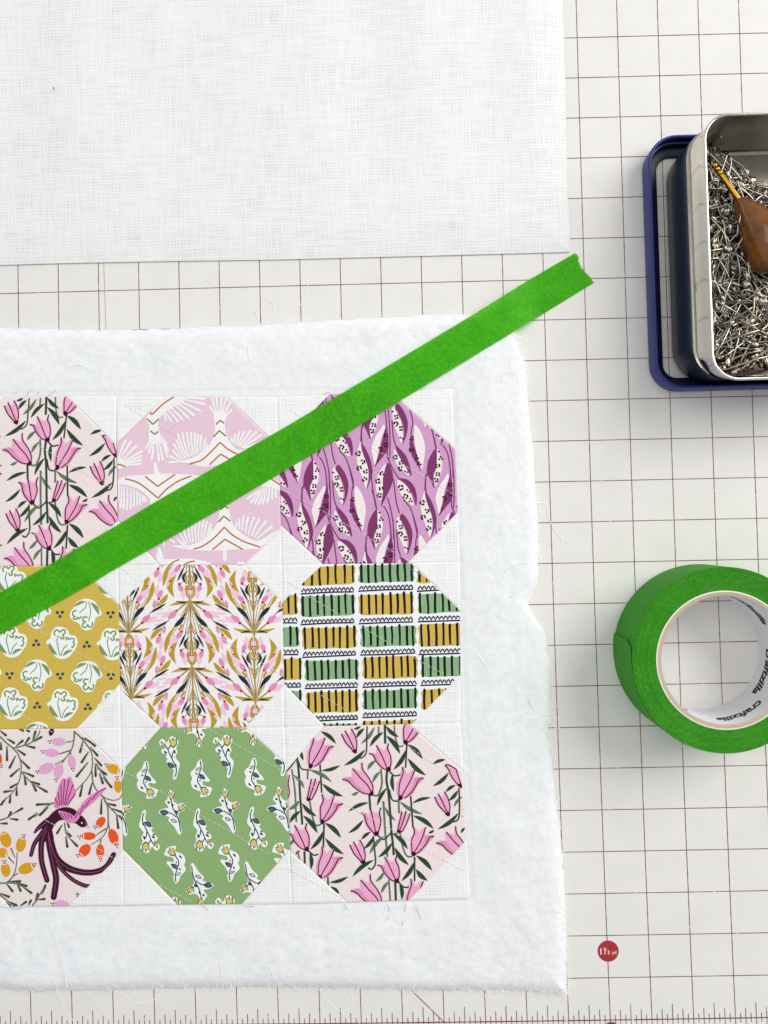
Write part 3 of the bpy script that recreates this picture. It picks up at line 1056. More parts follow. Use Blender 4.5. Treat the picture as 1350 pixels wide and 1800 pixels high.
POD_LINE = '763 165,775 300,778 460,782 505;785 160,796 330,795 480,785 505;785 505,820 580,862 645;810 230,820 350,838 412;930 140,955 240,946 300,944 350;1085 295,1105 360,1119 432;1056 600,1045 650,1048 730,1072 800;600 270,594 350,594 392;668 628,680 740,700 850;820 640,840 800,862 882;890 785,940 850,970 950,990 1050;778 772,800 850,818 950,822 1060;750 830,780 880,798 960,803 1060'


def print_pods(k):
    A_, C_ = (-415, 425), (447, 343)
    for n in range(-2, 3):
        for m in range(-3, 3):
            dx, dy = n * A_[0] + m * C_[0], n * A_[1] + m * C_[1]
            if not (-950 < dx < 500 and -700 < dy < 1000):
                continue
            k.off(dx, dy)
            for ln in POD_LINE.split(';'):
                k.stroke(0, D_, [tuple(map(float, p.split())) for p in ln.split(',')], 8)
            for m_, o in POD:
                if m_ == W_:        # slim the pale halves
                    cx = sum(p[0] for p in o) / len(o)
                    o = [(cx + (x - cx) * 0.86, y) for x, y in o]
                k.poly_(1 if m_ == W_ else 2, m_, o)
            r = random.Random(3)
            for ln in POD_DOT.split(';'):
                x, y, c = map(float, ln.split())
                c = int(c)
                for q in range(c):
                    a = 2 * math.pi * q / max(1, c) + r.random()
                    rr = 0 if c == 1 else 8 + c
                    k.dot(3, 'pod_dot', x + rr * math.cos(a), y + rr * math.sin(a), 7.6, n=7)
    k.at(None)


# ---- mustard cotton with posies
MU = dict(
    o=[(520, 705), (560, 690), (620, 700), (655, 730), (668, 765), (720, 780), (743, 820), (735, 880), (702, 930), (660, 980), (600, 1001), (540, 985), (500, 930), (480, 880), (445, 850), (445, 828), (480, 800), (492, 750)],
    s=['15:528 778,520 742,545 722,575 742,592 725,620 722,624 750,603 770,614 798,592 806,574 786', '14:635 822,640 795,665 812,690 800,712 816,702 840,713 856,696 890,684 880', '10:560 772,545 830,560 900,576 970', '9:650 860,610 900,585 970'],
    l=[(468, 840, 552, 965, 36, 0.10), (600, 972, 695, 920, 28, -0.12)])
MD = dict(
    o=[(800, 426), (850, 424), (910, 450), (940, 500), (972, 550), (965, 582), (922, 602), (905, 650), (890, 700), (840, 726), (790, 712), (755, 660), (700, 632), (670, 590), (680, 540), (715, 500), (740, 450)],
    s=['14:738 535,702 545,698 580,718 592,702 612,730 622,742 600,757 615,780 590', '15:840 600,802 600,795 632,818 645,790 668,802 697,830 690,842 672,860 697,886 680,886 645', '9:832 450,815 510,760 560', '9:850 450,868 540,850 638'],
    l=[(718, 497, 822, 448, 30, -0.10), (868, 458, 950, 578, 36, -0.10)])


def print_posies(k):
    for t, (bx_, by_) in ((MU, (0, 0)), (MD, (0, 0))):
        for n in range(-2, 3):
            for m in range(-2, 3):
                k.off(n * 484 + m * 9, n * 13 + m * 596)
                k.poly_(0, 'mus_white', t['o'])
                for ln in t['s']:
                    w, pts = ln.split(':')
                    k.stroke(1, 'mus_green', [tuple(map(float, p.split())) for p in pts.split(',')], float(w))
                for x0, y0, x1, y1, w, b in t['l']:
                    k.leaf(1, 'mus_green', x0, y0, x1, y1, w, b)
    for n in range(-2, 3):
        for m in range(-2, 3):
            k.off(n * 486 + m * 3, n * 4 + m * 592)
            for dx, dy in ((-25, -15), (23, -18), (0, 22)):
                k.dot(1, 'mus_blue', 575 + dx, 570 + dy, 16)
            k.off(n * 486 + m * 10, n * 15 + m * 598)
            for dx, dy in ((0, -25), (-24, 13), (22, 10)):
                k.dot(1, 'mus_blue', 347 + dx, 852 + dy, 16)
    k.at(None)


# ---- floral spray cotton: half a motif, base at 0,0, drooping down
FLO_LEAF = '''n 12 17 106 15 12 .12;g 16 26 162 53 20 -.05 .35;p 138 95 224 142 34 0;c 104 88 172 150 42 .04;n 172 168 296 241 17 0;p 205 158 282 172 14 0;p 222 190 282 204 12 0;g 205 215 312 312 28 -.08 .6;c 198 216 212 266 20 0;n 30 100 130 216 32 .06 .62
g 70 165 205 412 27 -.11 .72;g 62 190 102 242 14 .08;c 238 277 266 346 34 0;p 226 292 240 388 30 .06;c 70 248 112 304 36 0;p 84 262 176 352 46 .04;p 153 372 174 344 11 0;p 155 374 180 420 14 0;n 40 262 95 372 15 0;g 104 322 124 496 38 -.24 .5;c 82 394 64 452 34 0;p 76 400 52 508 40 .08
n 14 292 24 396 20 -.30;g 26 398 14 504 24 -.06 .4;p 10 416 12 480 15 0;g 26 300 14 392 10 -.1'''
FLO_STEM = '6:0 15,3 250,8 505;4:6 28,46 88,76 138;4:10 24,58 50,104 90;4:12 24,100 92,176 170;4:8 36,66 150,86 250;4:8 36,70 160,150 285;4:4 60,26 180,44 262;4:5 45,40 150,66 245;4:3 180,26 240,66 300;4:3 300,12 392,10 500;4:2 200,22 262,26 300;4:100 300,140 345,154 372;4:176 168,212 215,238 277;4:3 320,40 365,78 394;4:10 26,22 70,30 110;4:4 240,20 262,40 264'
FLO_RED = '107 92 11;72 250 10;240 276 10;153 371 7;81 394 11;10 432 7;198 218 6;172 168 4'


def print_sprays(k):
    B = [(570, -212, 1), (583, 295, 1), (599, 805, 1), (615, 1312, 1), (1064, 55, -1), (1076, 572, -1), (1086, 1092, -1), (1098, 1610, -1), (98, 60, -1), (114, 570, -1), (134, 1072, -1), (152, 1580, -1)]
    lm = {'g': 'flo_gold', 'G': 'flo_gold', 'n': 'flo_navy', 'p': 'flo_pink', 'c': 'flo_mid'}
    ll = {'g': 1, 'G': 1, 'n': 3, 'p': 2, 'c': 3}
    for ox, oy, d in B:
        for sx in (1, -1):
            k.at(lambda x, y: (ox + sx * x + 0.034 * y * d, oy + d * y))
            for ln in FLO_STEM.split(';'):
                w, pts = ln.split(':')
                k.stroke(0, 'flo_olive', [tuple(map(float, p.split())) for p in pts.split(',')], float(w) + 1.2)
            for ln in FLO_LEAF.replace('\n', ';').split(';'):
                q = ln.split()
                q[5] = float(q[5]) * (1.22 if q[0] == 'g' else 1.0)
                k.leaf(ll[q[0]], lm[q[0]], *map(float, q[1:6]), bend=float(q[6]), fat=float(q[7]) if len(q) > 7 else 0.5)
            for ln in FLO_RED.split(';'):
                x, y, r = map(float, ln.split())
                k.dot(4, 'flo_red', x, y, r, n=8)
        k.at(lambda x, y: (ox + x + 0.034 * y * d, oy + d * y))
        k.poly_(4, 'flo_gold', [(-20, 36), (-7, 4), (0, -30), (7, 4), (20, 36), (0, 24)], 0)
    k.at(None)


# ---- striped label cotton
STR = '''M 180 80 543 207 7;G 583 68 957 190 8;M 992 105 1372 190 8
M -230 288 148 421 8;G 180 290 545 424 8;M 587 277 955 415 8;G 998 270 1372 402 8
G -220 514 156 642 8;M 192 512 556 650 8;G 597 502 970 636 8;M 1005 488 1380 632 8
M -210 734 173 872 8;G 210 738 570 870 8;M 613 716 980 860 8;G 1018 713 1390 846 8
G -200 958 177 1090 8;M 215 958 570 1098 8;G 612 946 982 1072 8;M 1022 938 1400 1074 8
G 330 1182 566 1260 6;M 610 1160 990 1260 8'''


def print_stripes(k):
    r = random.Random(5)
    for ln in STR.replace('\n', ';').split(';'):
        q = ln.split()
        c = 'str_gold' if q[0] == 'M' else 'str_green'
        x0, y0, x1, y1, nb = map(float, q[1:])
        j = lambda a: r.uniform(-a, a)
        sl = -0.03 * (x1 - x0)
        k.poly_(0, c, [(x0 + 4 + j(3), y0 - sl * .5 + j(4)), ((x0 + x1) / 2, y0 + j(5)), (x1 - 3 + j(3), y0 + sl * .5 + j(4)), (x1 + j(4), (y0 + y1) / 2), (x1 - 4 + j(4), y1 + sl * .5 + j(4)), ((x0 + x1) / 2, y1 + j(3)), (x0 + 6 + j(4), y1 - sl * .5 + j(4)), (x0 + j(4), (y0 + y1) / 2)], 3)
        for b in range(int(nb)):
            t = b / (nb - 1)
            x = x0 + 10 + (x1 - x0 - 20) * t + j(4)
            yo = sl * (t - .5)
            a, e = y0 + yo - 2 + j(9), y1 + yo + j(8)
            k.stroke(1, 'str_black', [(x + j(3), a), (x + 2 + j(3), (a + e) / 2), (x + 4 + j(3), e)], 17 + j(2), 15 + j(3))
            k.dot(1, 'str_black', x + 1, a, 8, n=7)
        ys = y1 + 40
        n = 13
        pts = []
        for b in range(n * 4 + 1):
            t = b / (n * 4)
            pts.append((x0 + (x1 - x0) * t, ys + sl * (t - .5) + 10 - 24 * abs(math.sin(math.pi * n * t)) + j(2)))
        k.stroke(1, 'str_navy', pts, 9.5, smooth=1)
        k.stroke(1, 'str_navy', [(x0 - 8, ys + 20 - sl * .5 + j(3)), ((x0 + x1) / 2, ys + 17 + j(3)), (x1, ys + 18 + sl * .5 + j(3))], 10, 10)


# ---- bird and berry cotton
BRD_BRANCH = '0 130,60 190,120 240,170 300,195 380,195 460,180 540,140 620,90 680,15 740;200 460,250 520,320 580,432 642;120 240,220 215,300 180,360 110,372 70;692 78,686 180,660 260,600 340,508 392;690 82,760 150,830 240,858 310,856 430,812 520,740 600,680 662;855 450,866 560,900 630,960 692,1050 724,1118 706,1130 668;950 680,1000 780,1006 900,1000 980,950 1070,850 1136;990 985,890 1052;942 1088,930 1138;1008 930,1020 1002;975 730,1060 830,1145 912;890 380,950 470,1025 585;600 930,620 1040,705 1135;500 745,440 780,370 850,285 893;-10 912,60 890,120 850,195 804;-10 1495,60 1490,120 1430,150 1340,160 1208;76 1250,130 1312;100 1168,140 1260;60 1490,150 1500,230 1540,290 1582;120 1430,172 1403;300 1706,350 1650,415 1640;330 1670,420 1520;640 1706,700 1690,722 1640,716 1588,762 1626;660 258,560 290,545 292;655 300,660 250;690 170,612 186;575 380,620 320;760 140,880 212;-10 1600,60 1650,140 1720'
BRD_LEAF = '0 75 55 120;65 150 130 190;8 180 10 250;65 220 65 350;155 250 230 300;150 220 210 170;225 210 270 145;240 215 320 235;305 170 330 85;310 180 385 135;145 310 90 420;190 345 270 425;185 425 100 500;215 460 310 500;225 490 240 575;175 560 100 605;155 600 155 675;275 545 365 575;295 560 335 635;340 590 435 645;120 635 40 645;100 665 90 745;60 700 10 765;770 180 745 275;790 140 885 218;825 270 760 370;840 230 907 307;820 370 712 502;880 330 942 400;888 380 890 497;905 420 987 482;925 470 957 565;960 510 1037 602;772 560 745 685;857 560 830 665;700 635 680 665;990 750 1072 772;945 710 940 847;1040 800 1140 837;1085 860 1100 982;1110 860 1150 922;495 755 342 765;450 790 372 862;350 840 268 902;580 950 532 1030;625 930 642 972;610 1000 657 1057;612 1060 627 1157;650 1080 718 1150;70 890 102 835;130 845 207 800;90 895 162 905;0 940 62 940;85 1480 187 1478;150 1490 247 1522;160 1500 192 1567;60 1500 117 1570;215 1530 292 1587;0 1590 82 1622;70 1665 152 1700;0 1640 92 1705;190 1705 242 1670;265 1700 287 1658;330 1660 352 1595;360 1650 415 1643;390 1600 422 1518;170 60 215 75;240 70 270 82'
BRD_BERRY = 'r 545 180 63 38 5;r 480 283 67 38 6;r 430 428 76 48 -25;r 545 452 44 70 10;r 668 365 36 61 -10;r 572 1690 66 36 6;g 52 1090 50 76 -20;g 195 1135 45 72 12;g 22 1212 52 46 15;g 52 1370 42 68 -10;g 245 1358 76 50 -20;g 1058 433 63 44 20;g 1098 590 36 66 -5;o 935 930 38 58 35;o 825 1057 66 36 0;o 788 1190 48 66 42;o 932 1195 38 62 0;o 1055 1065 44 76 -20;o 2 345 16 52 0'
BRD_TRI = '462 180;397 272;348 462;522 537;678 438;222 1055;38 1295;322 1325;990 397;1088 515;885 975;740 1065;725 1240;935 1278;1088 1148;488 1692;10 408'


def print_birds(k):
    for ln in BRD_BRANCH.split(';'):
        k.stroke(0, 'brd_green', [tuple(map(float, p.split())) for p in ln.split(',')], 15, 8)
    for ln in BRD_LEAF.split(';'):
        x0, y0, x1, y1 = map(float, ln.split())
        f_ = lambda t: (x0 + (x1 - x0) * t, y0 + (y1 - y0) * t)
        k.stroke(1, 'brd_green', [f_(0), f_(1)], 12, 25, smooth=1)
        k.dot(1, 'brd_green', *f_(1), 12, n=8)
        k.stroke(2, 'brd_leaf', [f_(.25), f_(1)], 8, 18, smooth=1)
        k.dot(2, 'brd_leaf', *f_(1), 8.5, n=8)
    cm = {'r': 'brd_rose', 'g': 'brd_gold', 'o': 'brd_red'}
    for ln in BRD_BERRY.split(';'):
        q = ln.split()
        x, y, a, b, an = map(float, q[1:])
        an = math.radians(an)
        k.dot(2, cm[q[0]], x, y, a, b, an, 18)
        if q[0] != 'r':
            if a > b:
                sx = 1 if q[0] == 'g' else -1
                k.stroke(3, 'brd_white', [(x + (sx * a * .72) * math.cos(an) - t * b * math.sin(an), y + (sx * a * .72) * math.sin(an) + t * b * math.cos(an)) for t in (-.5, 0, .5)], 9)
            else:
                sy = 1 if q[0] == 'o' or y > 1300 else -1
                sy = -1 if (x, y) in ((52, 1370), (195, 1135), (1098, 590)) else sy
                k.stroke(3, 'brd_white', [(x + t * a * math.cos(an) - sy * b * .74 * math.sin(an), y + t * a * math.sin(an) + sy * b * .74 * math.cos(an)) for t in (-.5, 0, .5)], 8)
    for ln in BRD_TRI.split(';'):
        x, y = map(float, ln.split())
        for dx, dy in ((-12, -8), (11, -10), (2, 11)):
            k.dot(3, 'brd_dot', x + dx, y + dy, 7, n=7)
    # the bird
    pl = 'brd_plum'
    for w0, w1, pts in ((60, 22, [(430, 930), (385, 960), (350, 990), (325, 1022)]), (50, 34, [(440, 960), (385, 1040), (320, 1130), (288, 1235)]), (54, 46, [(435, 1000), (388, 1110), (385, 1270), (410, 1380), (438, 1470)]),
                        (62, 56, [(450, 1020), (462, 1150), (498, 1330), (522, 1460), (500, 1625)]), (74, 44, [(450, 1050), (510, 1240), (600, 1335), (720, 1385), (860, 1395), (980, 1348), (1058, 1228)]),
                        (34, 38, [(518, 1280), (580, 1375), (680, 1465), (780, 1515), (860, 1528)]), (90, 92, [(470, 905), (440, 985), (455, 1080)])):
        k.stroke(4, pl, pts, w0, w1)
        k.dot(4, pl, pts[-1][0], pts[-1][1], w1 / 2)
        if w0 < 85:
            k.stroke(6, 'brd_vein', pts, 5, 4)
    k.poly_(4, pl, [(400, 945), (450, 880), (510, 820), (570, 794), (630, 788), (690, 808), (735, 850), (775, 880), (803, 920), (812, 952), (790, 973), (750, 972), (705, 940), (650, 930), (590, 908), (545, 918), (505, 958), (480, 1020), (470, 1090), (430, 1060)])
    k.poly_(5, 'brd_pink', [(515, 800), (503, 740), (518, 700), (533, 640), (558, 560), (590, 515), (612, 530), (650, 503), (667, 530), (682, 570), (692, 605), (706, 650), (692, 690), (652, 745), (625, 775), (570, 785)], 3)
    for pts in ([(540, 650), (555, 770)], [(567, 580), (570, 765)], [(602, 530), (585, 765)], [(642, 530), (600, 765)], [(680, 575), (612, 770)], [(700, 662), (628, 772)], [(512, 702), (540, 775)]):
        k.stroke(6, 'brd_line', pts, 8)
    k.poly_(5, 'brd_pink', [(542, 822), (600, 830), (660, 850), (690, 870), (720, 820), (770, 750), (830, 690), (910, 640), (992, 603), (932, 680), (870, 742), (800, 802), (752, 860), (722, 910), (680, 936), (620, 925), (588, 900), (558, 860)], 3)
    for pts in ([(987, 608), (910, 652), (858, 718)], [(850, 700), (790, 792)], [(780, 770), (738, 862)], [(730, 830), (698, 892)], [(558, 838), (602, 902)], [(590, 835), (628, 902)], [(625, 842), (648, 892)], [(655, 856), (672, 892)]):
        k.stroke(6, 'brd_line', pts, 8)
    k.dot(6, 'brd_white', 762, 934, 8)
    k.stroke(6, 'brd_vein', [(790, 925), (800, 950)], 6)
    k.poly_(5, 'brd_rose', [(790, 965), (812, 958), (838, 976), (812, 980)], 0)
    k.leaf(4, pl, 490, 45, 466, 128, 46)


# ---- green cotton with sprigs
GP = dict(o=[(332, 140), (358, 118), (388, 148), (404, 115), (430, 101), (466, 125), (472, 150), (456, 185), (465, 215), (450, 250), (462, 270), (482, 300), (472, 350), (457, 405), (440, 417), (430, 400), (438, 350), (420, 330), (400, 312), (383, 285), (393, 270), (370, 240), (348, 215), (353, 195), (380, 187), (368, 177), (338, 166)],
          s=[[(368, 160), (388, 182), (406, 225), (430, 275), (455, 330), (455, 370), (444, 397)], [(398, 195), (412, 172)], [(426, 258), (430, 225), (446, 202)]], f=[[(409, 118), (420, 133), (430, 120), (441, 134), (457, 126), (455, 158), (436, 178), (416, 166)], [(346, 144), (356, 153), (362, 146), (366, 154), (374, 148), (371, 171), (354, 170)]],
          l=[(392, 292, 446, 328, 34, 1), (366, 208, 390, 226, 14, 0), (366, 230, 386, 240, 10, 0), (438, 198, 452, 228, 14, 0), (444, 300, 460, 322, 12, 0)], t=[[(432, 130), (436, 108)], [(448, 130), (462, 112)], [(354, 150), (346, 136)]])
GQ = dict(o=[(230, 284), (248, 288), (258, 330), (251, 352), (276, 395), (308, 432), (296, 446), (256, 440), (262, 470), (320, 488), (318, 512), (296, 548), (238, 556), (243, 522), (213, 506), (183, 490), (168, 450), (178, 420), (166, 390), (173, 370), (203, 340), (214, 310)],
          s=[[(238, 292), (243, 340), (228, 390), (218, 440), (246, 490)], [(222, 408), (252, 424)]], f=[[(244, 500), (256, 488), (276, 490), (295, 514), (278, 512), (287, 528), (270, 524), (268, 542), (256, 530)]],
          l=[(232, 388, 274, 426, 30, 1), (203, 362, 234, 340, 20, 2), (195, 464, 216, 488, 12, 0), (203, 376, 216, 394, 10, 0), (232, 430, 240, 440, 10, 0)], t=[[(280, 520), (300, 520)], [(276, 530), (290, 545)]])
GR = dict(o=[(398, 508), (420, 493), (442, 520), (433, 570), (470, 596), (500, 588), (526, 608), (516, 636), (480, 656), (472, 690), (496, 780), (486, 817), (470, 811), (440, 760), (398, 716), (408, 696), (383, 681), (333, 666), (332, 645), (368, 628), (400, 620), (373, 580), (393, 555)],
          s=[[(416, 556), (430, 620), (455, 670), (478, 730), (488, 797)], [(368, 655), (420, 664), (456, 690)], [(462, 672), (468, 650), (488, 634)]], f=[[(395, 518), (408, 530), (416, 518), (426, 530), (440, 516), (431, 550), (414, 560)], [(472, 606), (488, 612), (490, 600), (502, 608), (506, 596), (518, 622), (488, 642), (476, 630)]],
          l=[(335, 650, 402, 658, 40, 1), (416, 706, 462, 727, 26, 2), (392, 574, 410, 592, 13, 0), (424, 590, 436, 612, 12, 0), (448, 640, 466, 662, 14, 0)], t=[[(410, 522), (402, 502)], [(424, 522), (430, 500)], [(500, 610), (516, 600)]])


def sprig(k, t):
    k.poly_(0, 'grn_white', t['o'], 3)
    for p in t['s']:
        k.stroke(2, 'grn_navy', p, 7.5)
    for p in t['t']:
        k.stroke(3, 'grn_navy', p, 5.5, smooth=1)
    for p in t['f']:
        k.poly_(1, 'grn_navy', [(x + (x - sum(q[0] for q in p) / len(p)) * .26, y + (y - sum(q[1] for q in p) / len(p)) * .26) for x, y in p], 0)
        k.poly_(2, 'grn_gold', p, 0)
    for x0, y0, x1, y1, w, kind in t['l']:
        k.leaf(1, 'grn_navy', x0, y0, x1, y1, w, 0.05)
        if kind:
            k.leaf(2, 'grn_teal' if kind == 1 else 'grn_white', x0 + (x1 - x0) * .12, y0 + (y1 - y0) * .12, x1 - (x1 - x0) * .12, y1 - (y1 - y0) * .12, w * .6, 0.05)
            k.stroke(3, 'grn_navy', [(x0, y0), (x1, y1)], 4, smooth=1)


def print_sprigs(k):
    for n in range(-1, 3):
        for m in (-1, 0, 1):
            ox, oy = n * 394 + m * 16, -12 * n + m * 1172
            for t, fl in ((GP, None), (GQ, None), (GR, None), (GP, (667, 1055)), (GQ, (692, 1458)), (GR, (1056, 1845))):
                if fl:
                    k.at(lambda x, y: (fl[0] - x + ox, fl[1] - y + oy))
                else:
                    k.off(ox, oy)
                sprig(k, t)
    k.at(None)


def affine(src, dst):
    A = np.array([[x, y, 1] for x, y in src])
    C = np.linalg.solve(A, np.array(dst))
    return lambda x, y: tuple(np.array([x, y, 1.0]) @ C)


z9 = Z(495, 1265, 3.913)
aff = affine([z9(505, 225), z9(565, 985), z9(1150, 655)], [(28.4, 744.2), (32, 933), (180.6, 850.5)])
FABRIC = {
    (0, 0): ('tul_', 'tul_bg', print_tulips, lambda x, y: aff(*z9(x, y)), 'pale pink octagon printed with pink tulips, in the corner above the tape'),
    (0, 1): ('fan_', 'fan_bg', print_fans, Z(195, 680, 4.355), 'pink octagon printed with white fans and orange chevron lines'),
    (0, 2): ('pod_', 'pod_bg', print_pods, Z(485, 680, 3.97), 'purple octagon printed with dark pods and dotted white leaves'),
    (1, 0): ('mus_', 'mus_bg', print_posies, Z(0, 975, 5.455), 'mustard octagon printed with white posies'),
    (1, 1): ('flo_', 'flo_bg', print_sprays, Z(200, 985, 4.355), 'white octagon printed with gold, pink and navy sprays'),
    (1, 2): ('str_', 'str_bg', print_stripes, Z(485, 975, 3.97), 'white octagon printed with green and gold striped labels'),
    (2, 0): ('brd_', 'brd_bg', print_birds, Z(0, 1270, 5.294), 'pale pink octagon printed with a long tailed bird and berries'),
    (2, 1): ('grn_', 'grn_bg', print_sprigs, Z(200, 1270, 4.154), 'green octagon printed with white edged sprigs'),
    (2, 2): ('tul_', 'tul_bg', print_tulips, z9, 'pale pink octagon printed with pink tulips, in the bottom right corner'),
}
for (r, c), o in OCT.items():
    pre, bgk, fn, T, lab = FABRIC[(r, c)]
    pc = piece('octagon_patch', o, INKS[bgk], QUILT)
    pc['label'] = lab
    k = Ink(o, inks(pre, bgk), T)
    fn(k)
    k.done(pc)
    q = (Q[r][c], Q[r][c + 1], Q[r + 1][c + 1], Q[r + 1][c])
    for tri in ((q[0], o[0], o[7]), (q[1], o[2], o[1]), (q[2], o[4], o[3]), (q[3], o[6], o[5])):
        piece('corner_triangle', list(tri), m_cloth2, QUILT)

# diagonal lines of white stitching
m_thread = mat('thread_white', (244, 240, 240), rough=0.7)
STITCH = [[(62, 780), (119, 814), (140, 826), (169, 842), (198, 859)], [(42, 928), (51, 934), (79, 948.6), (97, 960)], [(280, 746.6), (314, 767)], [(608, 765.6), (684, 803), (747, 839), (805, 874)], [(496, 861), (578, 904), (646, 944), (717, 985), (728, 991)],
          [(44, 1095), (88, 1120), (131, 1144.6), (210, 1188.6)], [(30, 1252), (55, 1266.5)], [(236.5, 1036.6), (290, 1064), (328, 1086), (385, 1119.6), (420, 1141), (498, 1188)], [(300, 1236), (349, 1262)], [(540, 1047), (596, 1079.5), (618, 1091), (636, 1102), (686.5, 1132), (714, 1149), (780, 1185)],
          [(555.5, 1217), (608, 1248)], [(80, 1442), (108, 1456), (128, 1468), (170, 1490), (203, 1511)], [(86, 1284), (124, 1302), (164, 1326.7)], [(220.5, 1357.9), (244, 1370), (293, 1397.6), (330, 1420), (366, 1441), (407, 1462.6), (436, 1482), (472, 1501)],
          [(367, 1281), (416, 1309.7), (492.5, 1353)], [(279.4, 1555), (308, 1570), (335, 1585)], [(717, 1311), (748, 1333), (773.6, 1349)], [(505, 1359.6), (564, 1390), (620, 1421), (658.6, 1441), (704.6, 1467), (740, 1490), (773.6, 1508), (822, 1533)],
          [(220, 712), (240, 724), (255, 735)], [(510, 720), (530, 733), (540, 742)], [(505, 1526), (560, 1556), (604, 1580)], [(215, 1000), (240, 1020)], [(505, 1022), (540, 1042)], [(724, 1000), (770, 1028)]]
for ln in STITCH:
    mb = MB()
    pts = resample(ln, 2.0, closed=False)
    d = 0.0
    seg = []
    for k in range(len(pts)):
        seg.append(pts[k])
        if len(seg) == 5 or k == len(pts) - 1:
            if len(seg) > 1:
                m_ = len(seg)
                mb.tube([P(x, y, zq(x, y) + 0.0125 + (-0.006 if q in (0, m_ - 1) else 0)) for q, (x, y) in enumerate(seg)], 0.0046, 5)
            seg = []
    mb.build('stitch_line', m_thread, QUILT)
# frayed thread ends at the raw edges
m_dk = mat('thread_dark', (62, 64, 58), rough=0.8)
FRAY = [[(605.6, 1589), (607, 1594), (609, 1600)], [(680, 1589), (683, 1596), (684, 1602)], [(681.5, 1611), (682, 1618)], [(713, 1590), (711, 1604)], [(708, 1620), (707, 1626)], [(730, 1593), (736, 1606), (740, 1616)], [(27, 693), (30, 688)], [(46, 697), (50, 690), (53, 686)], [(65, 695), (68, 688)], [(85, 696), (92, 690)],
        [(94, 690), (97, 686)], [(128, 693), (129.5, 692.5)], [(16, 1594), (24, 1598), (38, 1597)], [(354, 1591), (362, 1597), (366, 1602)], [(425, 1592), (436, 1594), (447, 1593)], [(803, 815), (805, 813)], [(802, 891), (805, 889)], [(815, 1423), (816, 1421)], [(812, 1435), (816, 1434)], [(570, 694), (575, 690), (583, 692)], [(520, 1500), (522, 1503)], [(205, 992), (207, 990)]]
for f in FRAY:
    mb = MB()
    mb.tube([P(x, y, 0.235) for x, y in cr(f, 4)], 0.0036, 4)
    mb.build('frayed_thread', m_dk, QUILT)

# ------------------------------------------------------------------ strip of green tape across the quilt block
def tape_mat(name, a, b, alpha=0.0):
    m, nt, bs = new_mat(name)
    bs.inputs['Roughness'].default_value = 0.6
    bs.inputs['Specular IOR Level'].default_value = 0.22
    tc = nt.nodes.new('ShaderNodeTexCoord')
    mix_in = None
    n = nt.nodes.new('ShaderNodeTexNoise')
    n.inputs['Scale'].default_value = 55
    n.inputs['Detail'].default_value = 7
    n.inputs['Roughness'].default_value = 0.65
    nt.links.new(tc.outputs['Object'], n.inputs['Vector'])
    r = nt.nodes.new('ShaderNodeMapRange')
    r.inputs['From Min'].default_value = 0.38
    r.inputs['From Max'].default_value = 0.64
    nf = nt.nodes.new('ShaderNodeTexNoise')
    nf.inputs['Scale'].default_value = 520
    nf.inputs['Detail'].default_value = 5
    nt.links.new(tc.outputs['Object'], nf.inputs['Vector'])
    av = nt.nodes.new('ShaderNodeMix')
    av.inputs[0].default_value = 0.6
    nt.links.new(n.outputs['Fac'], av.inputs[2])
    nt.links.new(nf.outputs['Fac'], av.inputs[3])
    nt.links.new(av.outputs[0], r.inputs[0])
    mx = nt.nodes.new('ShaderNodeMix')
    mx.data_type = 'RGBA'
    mx.inputs[6].default_value = (*lin(a), 1)
    mx.inputs[7].default_value = (*lin(b), 1)
    nt.links.new(r.outputs[0], mx.inputs[0])
    nt.links.new(mx.outputs[2], bs.inputs['Base Color'])
    n2 = nt.nodes.new('ShaderNodeTexNoise')
    n2.inputs['Scale'].default_value = 1300
    n2.inputs['Detail'].default_value = 4
    nt.links.new(tc.outputs['Object'], n2.inputs['Vector'])
    bp = nt.nodes.new('ShaderNodeBump')
    bp.inputs['Strength'].default_value = 0.5
    bp.inputs['Distance'].default_value = 0.0004
    nt.links.new(n2.outputs['Fac'], bp.inputs['Height'])
    nt.links.new(bp.outputs[0], bs.inputs['Normal'])
    if alpha:
        tr = nt.nodes.new('ShaderNodeBsdfTransparent')
        tr.inputs[0].default_value = (0.32, 0.92, 0.10, 1)
        ms = nt.nodes.new('ShaderNodeMixShader')
        ms.inputs[0].default_value = alpha
        nt.links.new(bs.outputs[0], ms.inputs[1])
        nt.links.new(tr.outputs[0], ms.inputs[2])
        nt.links.new(ms.outputs[0], nt.nodes['Material Output'].inputs['Surface'])
    return m


